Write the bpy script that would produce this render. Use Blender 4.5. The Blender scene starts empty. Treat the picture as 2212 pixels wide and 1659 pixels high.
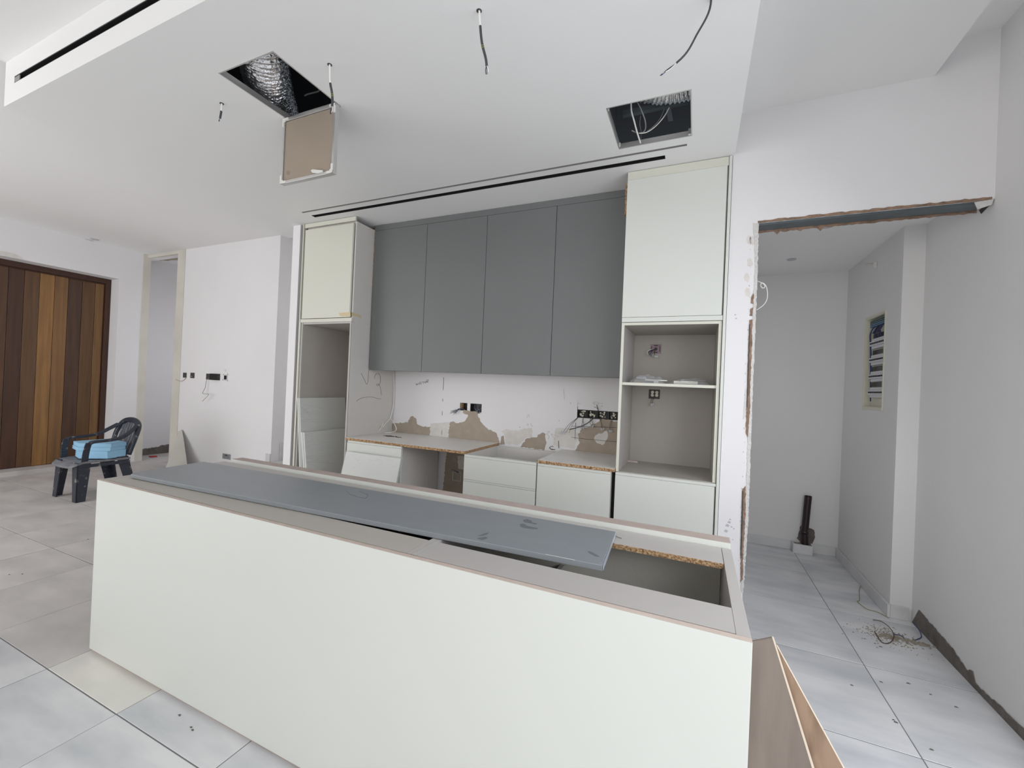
import bpy, bmesh, math, random
from math import sin, cos, pi, radians
from mathutils import Vector, Matrix, noise
random.seed(7)
SC = bpy.context.scene
COL = SC.collection

# ------------------------------------------------------------------ camera
EYE = Vector((0.0, 0.0, 1.45))
FPX, CX, CY = 907.0, 1106.0, 829.5
YAW, PITCH, ROLL = -0.4127, 0.0043, 0.0432
_f = Vector((sin(YAW)*cos(PITCH), cos(YAW)*cos(PITCH), sin(PITCH)))
_r0 = Vector((cos(YAW), -sin(YAW), 0)); _u0 = _r0.cross(_f)
_r = _r0*cos(ROLL) + _u0*sin(ROLL); _u = -_r0*sin(ROLL) + _u0*cos(ROLL)
cam = bpy.data.cameras.new('camera'); camo = bpy.data.objects.new('camera', cam); COL.objects.link(camo)
cam.sensor_width = 36.0; cam.lens = 36.0*FPX/2212.0; cam.clip_start = 0.02; cam.clip_end = 100
camo.matrix_world = Matrix(((_r.x, _u.x, -_f.x, EYE.x), (_r.y, _u.y, -_f.y, EYE.y), (_r.z, _u.z, -_f.z, EYE.z), (0, 0, 0, 1)))
SC.camera = camo

# ------------------------------------------------------------------ world, light, exposure
world = bpy.data.worlds.new('sky'); SC.world = world; world.use_nodes = True
bg = world.node_tree.nodes['Background']; bg.inputs[0].default_value = (0.80, 0.90, 1.0, 1); bg.inputs[1].default_value = 0.3
def area(name, loc, rot, sx, sy, power, col):
    l = bpy.data.lights.new(name, 'AREA'); l.shape = 'RECTANGLE'; l.size = sx; l.size_y = sy; l.energy = power; l.color = col
    o = bpy.data.objects.new(name, l); COL.objects.link(o); o.location = loc; o.rotation_euler = rot
    return o
# daylight through the glazing of the wall behind the camera, and the hall's side glazing
area('window_daylight', (-1.7, -6.85, 1.6), (radians(90), 0, 0), 5.4, 2.8, 112, (1.0, 0.99, 0.96))
area('side_window_daylight', (1.34, 0.55, 1.05), (radians(90), 0, radians(90)), 3.2, 2.0, 21, (0.95, 0.965, 1.0))
area('side_window_sky', (1.34, 0.55, 1.9), (radians(55), 0, radians(90)), 3.2, 1.2, 48, (0.92, 0.95, 1.0))
area('hall_window_daylight', (-6.25, -1.45, 1.5), (radians(90), 0, 0), 3.2, 2.6, 80, (0.99, 0.985, 0.99))
area('corridor_fill', (-7.3, 4.4, 1.7), (radians(90), 0, radians(90)), 0.8, 2.2, 5.0, (0.95, 0.97, 1.0))  # added unseen lamp, brightens the corridor beyond the doorway
area('stair_fill', (-3.80, 4.5, 1.9), (radians(90), 0, radians(90)), 0.9, 2.2, 4.0, (0.97, 0.98, 1.0))  # added lamp out of view behind the pillar, lifts the stairwell
area('side_room_fill', (0.33, 4.32, 1.7), (radians(90), 0, radians(-90)), 0.22, 1.4, 0.55, (0.95, 0.97, 1.0))  # added lamp hidden by the jamb, fills the side room
_s = bpy.data.lights.new('sun', 'SUN'); _s.energy = 2.0; _s.angle = radians(1.0); _s.color = (1.0, 0.95, 0.88)
_so = bpy.data.objects.new('sun', _s); COL.objects.link(_so); _so.rotation_euler = (radians(67.5), 0, 0)
SC.view_settings.view_transform = 'Standard'; SC.view_settings.look = 'None'
SC.view_settings.exposure = 0.0; SC.view_settings.gamma = 1.0; SC.view_settings.use_curve_mapping = False

# ------------------------------------------------------------------ helpers
def P(x, y, ax, v):
    """point of the plane (axis ax = v) seen at photo pixel x, y"""
    d = _r*((x-CX)/FPX) + _u*((CY-y)/FPX) + _f
    return EYE + d*((v-EYE[ax])/d[ax])

def mat(name, col, rough=0.6, metal=0.0, var=0.0, scale=3.0, bump=0.0, bscale=40.0, coat=0.0, col2=None, stretch=(1, 1, 1), det=4.0, thr=None, spec=0.5, objvar=False):
    m = bpy.data.materials.new(name); m.use_nodes = True
    nt = m.node_tree; b = nt.nodes['Principled BSDF']; L = nt.links
    b.inputs['Base Color'].default_value = (*col, 1); b.inputs['Roughness'].default_value = rough
    b.inputs['Metallic'].default_value = metal; b.inputs['Coat Weight'].default_value = coat
    b.inputs['Specular IOR Level'].default_value = spec
    g = nt.nodes.new('ShaderNodeNewGeometry'); mp = nt.nodes.new('ShaderNodeMapping'); mp.inputs['Scale'].default_value = stretch
    if objvar:
        oi = nt.nodes.new('ShaderNodeObjectInfo'); mu = nt.nodes.new('ShaderNodeVectorMath'); mu.operation = 'SCALE'
        cx = nt.nodes.new('ShaderNodeCombineXYZ')
        for k in range(3): L.new(oi.outputs['Random'], cx.inputs[k])
        mu.inputs['Scale'].default_value = 37.0; L.new(cx.outputs[0], mu.inputs[0])
        ad = nt.nodes.new('ShaderNodeVectorMath'); L.new(g.outputs['Position'], ad.inputs[0]); L.new(mu.outputs[0], ad.inputs[1])
        L.new(ad.outputs[0], mp.inputs['Vector'])
    else:
        L.new(g.outputs['Position'], mp.inputs['Vector'])
    if var > 0 or col2:
        n = nt.nodes.new('ShaderNodeTexNoise'); n.inputs['Scale'].default_value = scale; n.inputs['Detail'].default_value = det
        L.new(mp.outputs[0], n.inputs['Vector'])
        r = nt.nodes.new('ShaderNodeValToRGB'); L.new(n.outputs['Fac'], r.inputs[0])
        if thr: r.color_ramp.elements[0].position, r.color_ramp.elements[1].position = thr
        else: r.color_ramp.elements[0].position, r.color_ramp.elements[1].position = 0.3, 0.7
        c2 = col2 if col2 else tuple(c*(1-var) for c in col)
        r.color_ramp.elements[0].color = (*c2, 1); r.color_ramp.elements[1].color = (*col, 1)
        L.new(r.outputs[0], b.inputs['Base Color'])
    if bump > 0:
        n2 = nt.nodes.new('ShaderNodeTexNoise'); n2.inputs['Scale'].default_value = bscale; n2.inputs['Detail'].default_value = 3
        L.new(mp.outputs[0], n2.inputs['Vector'])
        bp = nt.nodes.new('ShaderNodeBump'); bp.inputs['Strength'].default_value = bump; bp.inputs['Distance'].default_value = 0.01
        L.new(n2.outputs['Fac'], bp.inputs['Height']); L.new(bp.outputs[0], b.inputs['Normal'])
    return m

M = {}
M['wall'] = mat('white_plaster', (0.83, 0.815, 0.825), 0.75, var=0.035, scale=1.2, bump=0.05, bscale=30)
M['wall_warm'] = mat('unpainted_plaster', (0.70, 0.67, 0.60), 0.8, var=0.12, scale=3, bump=0.12, bscale=60)
M['wall_right'] = mat('right_wall_plaster', (0.80, 0.79, 0.78), 0.75, var=0.04, scale=0.8, bump=0.05, bscale=30)
M['ceil'] = mat('ceiling_paint', (0.89, 0.885, 0.875), 0.8, var=0.02, scale=0.8, bump=0.02, bscale=60)
M['lacquer'] = mat('ivory_lacquer', (0.70, 0.715, 0.67), 0.32, var=0.01, scale=0.8, spec=0.45)
M['lacquer_warm'] = mat('cream_lacquer_edge', (0.68, 0.675, 0.59), 0.35)
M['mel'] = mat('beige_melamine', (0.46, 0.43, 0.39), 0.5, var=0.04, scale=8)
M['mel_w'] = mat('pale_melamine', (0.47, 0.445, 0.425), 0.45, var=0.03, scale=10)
M['top_mel'] = mat('worktop_melamine', (0.80, 0.78, 0.75), 0.4, var=0.04, scale=6)
M['edge_brown'] = mat('brown_raw_edge', (0.42, 0.28, 0.20), 0.8, var=0.3, scale=60)
M['edge_beige'] = mat('mdf_edge', (0.60, 0.50, 0.44), 0.7, var=0.12, scale=25)
M['edge_top'] = mat('mdf_top_edge', (0.50, 0.41, 0.37), 0.7, var=0.15, scale=12, det=6)
M['mel_lift'] = mat('lifted_melamine', (0.66, 0.635, 0.605), 0.5, var=0.03, scale=10)  # same melamine, colour raised where less light reaches it
M['chip'] = mat('chipboard_edge', (0.62, 0.42, 0.24), 0.85, col2=(0.20, 0.10, 0.04), scale=120, thr=(0.38, 0.62), bump=0.4, bscale=150)
M['grey'] = mat('grey_lacquer', (0.165, 0.172, 0.172), 0.45, var=0.05, scale=2)
M['grey_l'] = mat('grey_lacquer_panel', (0.25, 0.27, 0.29), 0.38, var=0.07, scale=5, stretch=(1, 3, 1))
M['smudge'] = mat('smudge', (0.15, 0.16, 0.17), 0.6)
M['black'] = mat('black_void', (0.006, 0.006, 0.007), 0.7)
M['dark'] = mat('dark_plastic', (0.02, 0.02, 0.022), 0.35)
M['box_in'] = mat('box_interior', (0.06, 0.055, 0.05), 0.6)
M['alu'] = mat('aluminium', (0.62, 0.61, 0.60), 0.35, metal=0.7)
M['alu_d'] = mat('dark_steel', (0.12, 0.13, 0.14), 0.4, metal=0.6)
M['foil'] = mat('duct_foil', (0.80, 0.80, 0.82), 0.22, metal=1.0, bump=0.9, bscale=55)
M['gyps'] = mat('brown_plasterboard', (0.36, 0.295, 0.235), 0.85, var=0.06, scale=5)
M['bare'] = mat('bare_plasterboard', (0.43, 0.36, 0.29), 0.9, var=0.12, scale=14)
M['filler'] = mat('filler_smear', (0.73, 0.70, 0.665), 0.85, var=0.1, scale=20)
M['filler_l'] = mat('light_filler', (0.76, 0.72, 0.68), 0.9, var=0.08, scale=30)
M['white_pl'] = mat('white_plastic', (0.75, 0.74, 0.70), 0.4)
M['conn'] = mat('connector_clear', (0.50, 0.53, 0.56), 0.3)
M['cable_d'] = mat('dark_grey_cable', (0.055, 0.055, 0.06), 0.5)
M['cable_w'] = mat('white_cable', (0.86, 0.84, 0.80), 0.45)
M['cable_g'] = mat('grey_cable', (0.30, 0.29, 0.28), 0.5)
M['blue'] = mat('blue_wire', (0.03, 0.05, 0.16), 0.4)
M['brown'] = mat('brown_wire', (0.07, 0.03, 0.02), 0.4)
M['yg'] = mat('yellow_green_wire', (0.25, 0.24, 0.04), 0.4)
M['brass'] = mat('brass_terminal', (0.80, 0.76, 0.64), 0.35, metal=0.6, bump=0.6, bscale=200)
M['pink'] = mat('mauve_box', (0.33, 0.22, 0.27), 0.5)
M['cement'] = mat('rough_cement', (0.20, 0.18, 0.16), 0.95, var=0.35, scale=18, bump=0.7, bscale=70)
M['marble'] = mat('marble_tile', (0.75, 0.75, 0.76), 0.28, col2=(0.54, 0.555, 0.58), scale=2.2, thr=(0.28, 0.62), stretch=(1.0, 3.2, 1), det=7, objvar=True)
M['marble2'] = mat('marble_tile_cream', (0.78, 0.76, 0.70), 0.32, col2=(0.66, 0.65, 0.61), scale=2.6, thr=(0.3, 0.65), stretch=(1.4, 2.2, 1), det=7, objvar=True)
M['marble_dusty'] = mat('marble_tile_dusty', (0.62, 0.59, 0.57), 0.6, col2=(0.47, 0.45, 0.44), scale=2.4, thr=(0.3, 0.68), stretch=(1.0, 2.0, 1), det=8, objvar=True)
M['marble_sk'] = mat('marble_skirting', (0.74, 0.74, 0.74), 0.3, col2=(0.62, 0.62, 0.62), scale=5, det=6)
M['grout'] = mat('grout', (0.20, 0.20, 0.20), 0.9, var=0.1, scale=8)
M['steel'] = mat('grey_steel_lintel', (0.13, 0.155, 0.165), 0.5, metal=0.2, var=0.2, scale=7)
M['render_b'] = mat('brown_render', (0.36, 0.24, 0.17), 0.95, var=0.45, scale=30, bump=0.7, bscale=90)
M['render_w'] = mat('chipped_plaster', (0.70, 0.68, 0.66), 0.9, var=0.12, scale=40, bump=0.8, bscale=60)
M['pvc'] = mat('dark_red_pipe', (0.022, 0.010, 0.012), 0.3, col2=(0.10, 0.09, 0.085), scale=22, thr=(0.26, 0.36), det=6)
M['ply'] = mat('plywood_face', (0.25, 0.205, 0.172), 0.7, col2=(0.185, 0.15, 0.125), scale=3.5, stretch=(9, 9, 0.8), det=6)
M['ply2'] = mat('plywood_back', (0.33, 0.225, 0.155), 0.7, col2=(0.20, 0.125, 0.08), scale=3.0, stretch=(6, 6, 1.4), det=4, thr=(0.42, 0.56))
M['ply_e'] = mat('plywood_edge', (0.74, 0.62, 0.50), 0.8, var=0.1, scale=40)
M['chair'] = mat('dark_plastic_spattered', (0.025, 0.03, 0.045), 0.38, col2=(0.30, 0.29, 0.25), scale=14, thr=(0.30, 0.40), det=8)
M['chair_s'] = mat('dusty_seat_plastic', (0.13, 0.135, 0.155), 0.5, col2=(0.24, 0.24, 0.25), scale=14, det=7)
M['foam'] = mat('blue_foam', (0.30, 0.54, 0.74), 0.8, var=0.06, scale=12, bump=0.1, bscale=90)
M['red'] = mat('red_scrap', (0.45, 0.03, 0.03), 0.6)
M['rubble'] = mat('crumbled_cement', (0.42, 0.37, 0.30), 0.95, var=0.35, scale=40)
M['sheet'] = mat('off_white_board', (0.64, 0.62, 0.57), 0.7, var=0.06, scale=5)
M['glue'] = mat('tape_residue', (0.66, 0.54, 0.34), 0.6)
M['pen'] = mat('marker_ink', (0.045, 0.042, 0.042), 0.6)
M['pencil'] = mat('pencil_line', (0.32, 0.29, 0.26), 0.8)
M['downlight'] = mat('downlight_cover', (0.50, 0.50, 0.52), 0.4)
M['breaker'] = mat('breaker_body', (0.62, 0.63, 0.65), 0.4)
M['case'] = mat('cream_case', (0.70, 0.68, 0.56), 0.5)
M['glass'] = None
PL = []
for i, c in enumerate([(0.105, 0.048, 0.020), (0.070, 0.028, 0.013), (0.130, 0.062, 0.024), (0.300, 0.150, 0.045), (0.230, 0.112, 0.038), (0.075, 0.032, 0.014), (0.130, 0.060, 0.018), (0.215, 0.108, 0.035), (0.12, 0.055, 0.02), (0.09, 0.04, 0.017), (0.16, 0.08, 0.03), (0.1, 0.045, 0.02)]):
    PL.append(mat('timber_plank', c, 0.42, col2=tuple(v*0.62 for v in c), scale=2.6, stretch=(5, 9, 0.5), det=5, coat=0.15, thr=(0.3, 0.6)))
M['frame_w'] = mat('dark_timber_frame', (0.060, 0.022, 0.012), 0.4, var=0.2, scale=6, stretch=(4, 4, 0.6))

def film(name, alpha, col=(0.85, 0.86, 0.88), bs=35):
    m = bpy.data.materials.new(name); m.use_nodes = True; nt = m.node_tree; nt.nodes.clear(); L = nt.links
    out = nt.nodes.new('ShaderNodeOutputMaterial'); mx = nt.nodes.new('ShaderNodeMixShader'); mx.inputs[0].default_value = alpha
    tr = nt.nodes.new('ShaderNodeBsdfTransparent'); p = nt.nodes.new('ShaderNodeBsdfPrincipled')
    p.inputs['Base Color'].default_value = (*col, 1); p.inputs['Roughness'].default_value = 0.15
    g = nt.nodes.new('ShaderNodeNewGeometry'); n = nt.nodes.new('ShaderNodeTexNoise'); n.inputs['Scale'].default_value = bs; n.inputs['Detail'].default_value = 4
    mp = nt.nodes.new('ShaderNodeMapping'); mp.inputs['Scale'].default_value = (0.5, 1, 2.2); mp.inputs['Rotation'].default_value = (0, 0.5, 0)
    bp = nt.nodes.new('ShaderNodeBump'); bp.inputs['Strength'].default_value = 0.5; bp.inputs['Distance'].default_value = 0.015
    L.new(g.outputs['Position'], mp.inputs[0]); L.new(mp.outputs[0], n.inputs['Vector']); L.new(n.outputs['Fac'], bp.inputs['Height']); L.new(bp.outputs[0], p.inputs['Normal'])
    L.new(tr.outputs[0], mx.inputs[1]); L.new(p.outputs[0], mx.inputs[2]); L.new(mx.outputs[0], out.inputs[0])
    return m
M['film'] = film('clear_wrapping_film', 0.22)
M['bag'] = film('clear_plastic_bag', 0.30, (0.75, 0.76, 0.78), 60)
M['glass'] = film('window_glass', 0.06, (0.9, 0.95, 1.0), 1)

OFF = {}
class MB:
    def __init__(s): s.v = []; s.f = []; s.m = []; s.mi = 0
    def box(s, x0, x1, y0, y1, z0, z1):
        if x0 > x1: x0, x1 = x1, x0
        if y0 > y1: y0, y1 = y1, y0
        if z0 > z1: z0, z1 = z1, z0
        n = len(s.v)
        s.v += [(x0, y0, z0), (x1, y0, z0), (x1, y1, z0), (x0, y1, z0), (x0, y0, z1), (x1, y0, z1), (x1, y1, z1), (x0, y1, z1)]
        s.f += [tuple(n+i for i in q) for q in ((0, 3, 2, 1), (4, 5, 6, 7), (0, 1, 5, 4), (1, 2, 6, 5), (2, 3, 7, 6), (3, 0, 4, 7))]
        s.m += [s.mi]*6; return s
    def hexa(s, pts):           # 8 points, bottom ring then top ring
        n = len(s.v); s.v += [tuple(p) for p in pts]
        s.f += [tuple(n+i for i in q) for q in ((0, 3, 2, 1), (4, 5, 6, 7), (0, 1, 5, 4), (1, 2, 6, 5), (2, 3, 7, 6), (3, 0, 4, 7))]
        s.m += [s.mi]*6; return s
    def prism(s, pts, d):       # polygon pts (3D) extruded by vector d
        n = len(s.v); k = len(pts); d = Vector(d)
        s.v += [tuple(p) for p in pts] + [tuple(Vector(p)+d) for p in pts]
        s.f += [tuple(range(n, n+k))[::-1], tuple(range(n+k, n+2*k))]; s.m += [s.mi]*2
        for i in range(k): s.f.append((n+i, n+(i+1) % k, n+k+(i+1) % k, n+k+i)); s.m.append(s.mi)
        return s
    def tube(s, pts, r, seg=6, rr=None, cap=True):
        pts = [Vector(p) for p in pts]; n = len(s.v); k = len(pts); up = None
        for i, p in enumerate(pts):
            t = (pts[min(i+1, k-1)] - pts[max(i-1, 0)]).normalized()
            if up is None: up = t.orthogonal().normalized()
            up = (up - t*up.dot(t)).normalized(); sd = t.cross(up); R = rr[i] if rr else r
            for j in range(seg):
                a = 2*pi*j/seg; s.v.append(tuple(p + (up*cos(a) + sd*sin(a))*R))
        for i in range(k-1):
            for j in range(seg):
                s.f.append((n+i*seg+j, n+i*seg+(j+1) % seg, n+(i+1)*seg+(j+1) % seg, n+(i+1)*seg+j)); s.m.append(s.mi)
        if cap:
            s.f.append(tuple(n+j for j in range(seg))[::-1]); s.f.append(tuple(n+(k-1)*seg+j for j in range(seg))); s.m += [s.mi]*2
        return s
    def disc(s, c, r, h, seg=20): return s.tube([c, (c[0], c[1], c[2]+h)], r, seg)
    def build(s, name, m, parent=None, bevel=0.0, smooth=False, loc=None, kind=None, label=None, cat=None, group=None):
        off = Vector((0, 0, 0))
        if parent is not None: off = OFF.get(parent.name, Vector((0, 0, 0)))
        elif loc is not None: off = Vector(loc)
        elif s.v and kind != 'structure':
            xs = [v[0] for v in s.v]; ys = [v[1] for v in s.v]; zs = [v[2] for v in s.v]
            off = Vector(((min(xs)+max(xs))/2, (min(ys)+max(ys))/2, min(zs)))
        me = bpy.data.meshes.new(name); me.from_pydata([tuple(Vector(v)-off) for v in s.v], [], s.f)
        ml = m if isinstance(m, (list, tuple)) else [m]
        for x in ml: me.materials.append(x)
        if len(ml) > 1:
            for p, q in zip(me.polygons, s.m): p.material_index = q
        bm = bmesh.new(); bm.from_mesh(me); bmesh.ops.recalc_face_normals(bm, faces=bm.faces); bm.to_mesh(me); bm.free()
        if smooth:
            for p in me.polygons: p.use_smooth = True
        o = bpy.data.objects.new(name, me); COL.objects.link(o)
        if parent is not None: o.parent = parent; OFF[o.name] = off
        else: o.location = off; OFF[o.name] = off
        if bevel > 0:
            b = o.modifiers.new('bevel', 'BEVEL'); b.width = bevel; b.segments = 2; b.limit_method = 'ANGLE'; b.angle_limit = radians(50)
        if kind: o['kind'] = kind
        if label: o['label'] = label
        if cat: o['category'] = cat
        if group: o['group'] = group
        return o
def B(*a): return MB().box(*a)
def thing(name, loc, label, cat, group=None, rz=0.0):
    o = bpy.data.objects.new(name, None); COL.objects.link(o); o.location = loc; o.rotation_euler = (0, 0, rz); o.empty_display_size = 0.1
    o['label'] = label; o['category'] = cat
    if group: o['group'] = group
    OFF[o.name] = Vector(loc) if rz == 0 else Vector((0, 0, 0))
    return o
def dup(o, loc=None, parent=None, **kw):
    c = o.copy(); COL.objects.link(c); OFF[c.name] = Vector(loc) if loc is not None else OFF.get(o.name, Vector())
    if loc is not None: c.location = loc
    if parent is not None: c.parent = parent
    for k, v in kw.items(): c[k] = v
    for ch in list(o.children): dup(ch, None, c)
    return c
def slab(mb, ax, a0, a1, u, v, holes=()):
    """slab normal to axis ax, spanning u x v in the other two axes, with rectangular holes (u0,u1,v0,v1)"""
    us = sorted(set([u[0], u[1]] + [min(max(h[k], u[0]), u[1]) for h in holes for k in (0, 1)]))
    vs = sorted(set([v[0], v[1]] + [min(max(h[k], v[0]), v[1]) for h in holes for k in (2, 3)]))
    for i in range(len(us)-1):
        run = None
        for j in range(len(vs)-1):
            cu, cv = (us[i]+us[i+1])/2, (vs[j]+vs[j+1])/2
            hole = any(h[0] < cu < h[1] and h[2] < cv < h[3] for h in holes)
            if not hole and run is None: run = vs[j]
            if (hole or j == len(vs)-2) and run is not None:
                e = vs[j] if hole else vs[j+1]
                b = [None]*3; o = [k for k in range(3) if k != ax]
                b[ax] = (a0, a1); b[o[0]] = (us[i], us[i+1]); b[o[1]] = (run, e)
                mb.box(*b[0], *b[1], *b[2]); run = None
    return mb
def spline(pts, n=6):
    pts = [Vector(p) for p in pts]; out = []
    for i in range(len(pts)-1):
        p0, p1, p2, p3 = pts[max(i-1, 0)], pts[i], pts[i+1], pts[min(i+2, len(pts)-1)]
        for k in range(n):
            t = k/n; out.append(0.5*((2*p1) + (p2-p0)*t + (2*p0-5*p1+4*p2-p3)*t*t + (-p0+3*p1-3*p2+p3)*t**3))
    out.append(pts[-1]); return out
def jag(pts, step=0.012, amp=0.004, closed=True, seed=0):
    """roughen an outline of 3D points within its plane"""
    rnd = random.Random(seed); out = []; n = len(pts); ps = [Vector(p) for p in pts]
    nrm = Vector((0, 0, 0))
    for i in range(n): nrm += ps[i].cross(ps[(i+1) % n])
    nrm.normalize()
    for i in range(n if closed else n-1):
        a, b = ps[i], ps[(i+1) % n]; k = max(1, int((b-a).length/step)); d = (b-a); s = nrm.cross(d).normalized() if d.length > 0 else Vector()
        for j in range(k): out.append(a + d*(j/k) + s*rnd.uniform(-amp, amp))
    return out
def stroke(mb, pix, ax, v, r=0.0012, n=5, lift=0.0008):
    pts = [P(x, y, ax, v) for x, y in pix]
    d = Vector((0, 0, 0)); d[ax] = lift if EYE[ax] > v else -lift
    mb.tube([p+d for p in (spline(pts, n) if n > 1 else pts)], r, 4)

# ------------------------------------------------------------------ floor
fl = B(-9.6, 1.7, -7.2, 5.4, -0.12, -0.0018).build('floor', M['grout'], kind='structure')
PX_, PY_ = 0.6165, 0.648
tm = B(0.002, PX_-0.002, 0.0025, PY_-0.0025, -0.013, 0.0).build('tile', M['marble'], fl, bevel=0.0012)
tm.location = (0.905, 0.98, 0)
def tile_mesh(m):
    me = tm.data.copy(); me.materials.clear(); me.materials.append(m); return me
TME = {'a': tm.data, 'b': tile_mesh(M['marble2']), 'd': tile_mesh(M['marble_dusty'])}
first = True
for i in range(-16, 1):
    for j in range(-3, 6):
        x, y = 0.905+PX_*i, 0.98+PY_*j
        if (i, j) == (0, 0): continue
        if x < -6.3 and y < 0.3: continue
        k = 'a'
        if (i, j) in ((-6, 0), (-9, -1)): k = 'b'
        if (i < -6 and j >= 0) or i < -11: k = 'd'
        c = bpy.data.objects.new('tile', TME[k]); COL.objects.link(c); c.parent = fl
        c.location = (x, y, random.uniform(-0.0006, 0.0006))
        bv = c.modifiers.new('bevel', 'BEVEL'); bv.width = 0.0012; bv.segments = 1
# the near floor outside the frame: one continuous bed of the same stone
B(-9.6, 1.7, -7.2, 0.98-3*PY_-0.002, -0.013, 0.0).build('tile_bed', M['marble'], fl)

# ------------------------------------------------------------------ walls
HB = [(-2.12, -2.038, 1.187, 1.262), (-2.006, -1.88, 1.18, 1.262), (-0.94, -0.50, 1.197, 1.270), (-2.16, -2.08, 0.497, 0.572)]
mb = MB(); slab(mb, 1, 3.59, 3.72, (-3.66, 0.17), (0, 3.0), HB); wb = mb.build('wall_back', M['wall'], kind='structure')
mb = MB(); slab(mb, 1, 2.955, 3.08, (0.16, 1.372), (0, 3.5), [(0.311, 1.5, -1, 2.52)]); wr_front = mb.build('wall_back', M['wall'], kind='structure')
B(0.165, 0.305, 3.081, 4.90, 0, 2.9).build('wall_left', M['wall'], kind='structure')
B(0.16, 1.5, 4.80, 4.92, 0, 2.9).build('wall_back', M['wall_right'], kind='structure')
mb = MB(); slab(mb, 0, 1.372, 1.52, (-7.0, 3.66), (0, 3.5), [(-1.15, 2.25, 0.06, 2.85)]); wright = mb.build('wall_right', M['wall_right'], kind='structure')
mb = MB(); slab(mb, 0, 1.257, 1.30, (3.66, 4.80), (0, 2.9), [(3.915, 4.295, 1.398, 2.118)]); mb.box(1.42, 1.52, 3.66, 4.92, 0, 2.9); mb.box(1.30, 1.42, 3.66, 3.90, 0, 2.9); mb.box(1.30, 1.42, 4.31, 4.80, 0, 2.9); mb.box(1.30, 1.42, 3.90, 4.31, 0, 1.39); mb.box(1.30, 1.42, 3.90, 4.31, 2.13, 2.9)
wnib = mb.build('wall_right', M['wall_right'], kind='structure')
# pillar between kitchen and stairwell
B(-3.765, -3.665, 2.955, 5.2, 0, 3.28).build('wall_left', M['wall'], kind='structure')
# hall: wall facing the camera, stairwell return, doorway header
mb = MB(); mb.box(-7.24, -5.02, 3.76, 3.88, 0, 3.29); mb.box(-8.4, -7.24, 3.80, 3.88, 3.225, 3.40)
wA = mb.build('wall_back', M['wall'], kind='structure')
B(-7.243, -7.06, 3.752, 3.7595, 0.0, 3.279).build('raw_plaster_strip', M['wall_warm'], wA)
B(-8.055, -7.243, 3.752, 3.80, 3.228, 3.279).build('raw_plaster_strip', M['wall_warm'], wA)
B(-5.14, -5.02, 3.88, 5.2, 0, 3.34).build('wall_left', M['wall'], kind='structure')
B(-5.02, -3.765, 5.1, 5.2, 0, 3.34).build('wall_back', M['wall'], kind='structure')
B(-5.02, -3.765, 3.9, 5.2, 3.30, 3.36).build('ceiling', M['ceil'], kind='structure')
# wall with the entrance door (faces +x), its recess, corridor behind
mb = MB(); slab(mb, 0, -8.40, -8.06, (-7.0, 3.80), (0, 3.30), [(0.9, 3.413, -1, 2.81)]); wdoor = mb.build('wall_left', M['wall'], kind='structure')
B(-8.0595, -8.05, 3.70, 3.80, 0, 3.279).build('raw_plaster_strip', M['wall_warm'], wdoor)
B(-8.66, -8.55, 3.80, 5.2, 0, 3.40).build('wall_left', M['wall'], kind='structure')
B(-8.6, -7.1, 5.1, 5.2, 0, 3.4).build('wall_back', M['wall'], kind='structure')
B(-7.24, -7.12, 3.88, 5.2, 0, 3.4).build('wall_right', M['wall'], kind='structure')
corc = B(-8.7, -7.1, 3.88, 5.2, 3.345, 3.42).build('ceiling', M['ceil'], kind='structure')
MB().prism(jag([(-8.54, 3.93, 3.3445), (-7.25, 3.93, 3.3445), (-7.25, 4.33, 3.3445), (-7.9, 4.30, 3.3445), (-8.54, 4.16, 3.3445)], 0.05, 0.02, seed=3), (0, 0, -0.002)).build('bare_patch', M['bare'], corc)
MB().prism(jag([(-7.9, 4.56, 3.3445), (-7.25, 4.46, 3.3445), (-7.25, 4.85, 3.3445), (-7.7, 4.8, 3.3445)], 0.05, 0.02, seed=4), (0, 0, -0.002)).build('bare_patch', M['bare'], corc)
# behind the camera: glazed walls
mb = MB(); slab(mb, 1, -7.12, -7.0, (-4.5, 1.52), (0, 3.5), [(-4.3, 1.2, 0.06, 2.95)]); mb.build('wall_front', M['wall'], kind='structure')
wi = MB()
for x in (-4.3, -2.5, -0.7, 1.15): wi.box(x, x+0.05, -7.09, -7.03, 0.06, 2.95)
wi.box(-4.25, 1.15, -7.09, -7.03, 0.06, 0.11); wi.box(-4.25, 1.15, -7.09, -7.03, 2.90, 2.95)
w1 = wi.build('window_1', M['white_pl'], kind='structure')
for x in (-4.25, -2.45, -0.65): B(x, x+1.75, -7.065, -7.055, 0.11, 2.90).build('pane', M['glass'], w1)
B(-4.62, -4.5, -7.12, -1.6, 0, 3.5).build('wall_left', M['wall'], kind='structure')
mb = MB(); slab(mb, 1, -1.72, -1.6, (-8.4, -4.5), (0, 3.5), [(-7.9, -4.6, 0.06, 2.85)]); mb.build('wall_front', M['wall'], kind='structure')
wi = MB()
for x in (-7.9, -6.3, -4.65): wi.box(x, x+0.05, -1.69, -1.63, 0.06, 2.85)
wi.box(-7.85, -4.65, -1.69, -1.63, 0.06, 0.11); wi.box(-7.85, -4.65, -1.69, -1.63, 2.80, 2.85)
w3 = wi.build('window_3', M['white_pl'], kind='structure')
for x in (-7.85, -6.25): B(x, x+1.55, -1.665, -1.655, 0.11, 2.80).build('pane', M['glass'], w3)
wi = MB()
for y in (-1.15, 0.55, 2.2): wi.box(1.42, 1.47, y, y+0.05, 0.06, 2.85)
wi.box(1.42, 1.47, -1.1, 2.2, 0.06, 0.11); wi.box(1.42, 1.47, -1.1, 2.2, 2.80, 2.85)
w2 = wi.build('window_2', M['white_pl'], kind='structure')
for y in (-1.10, 0.60): B(1.44, 1.45, y, y+1.6, 0.11, 2.80).build('pane', M['glass'], w2)

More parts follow.
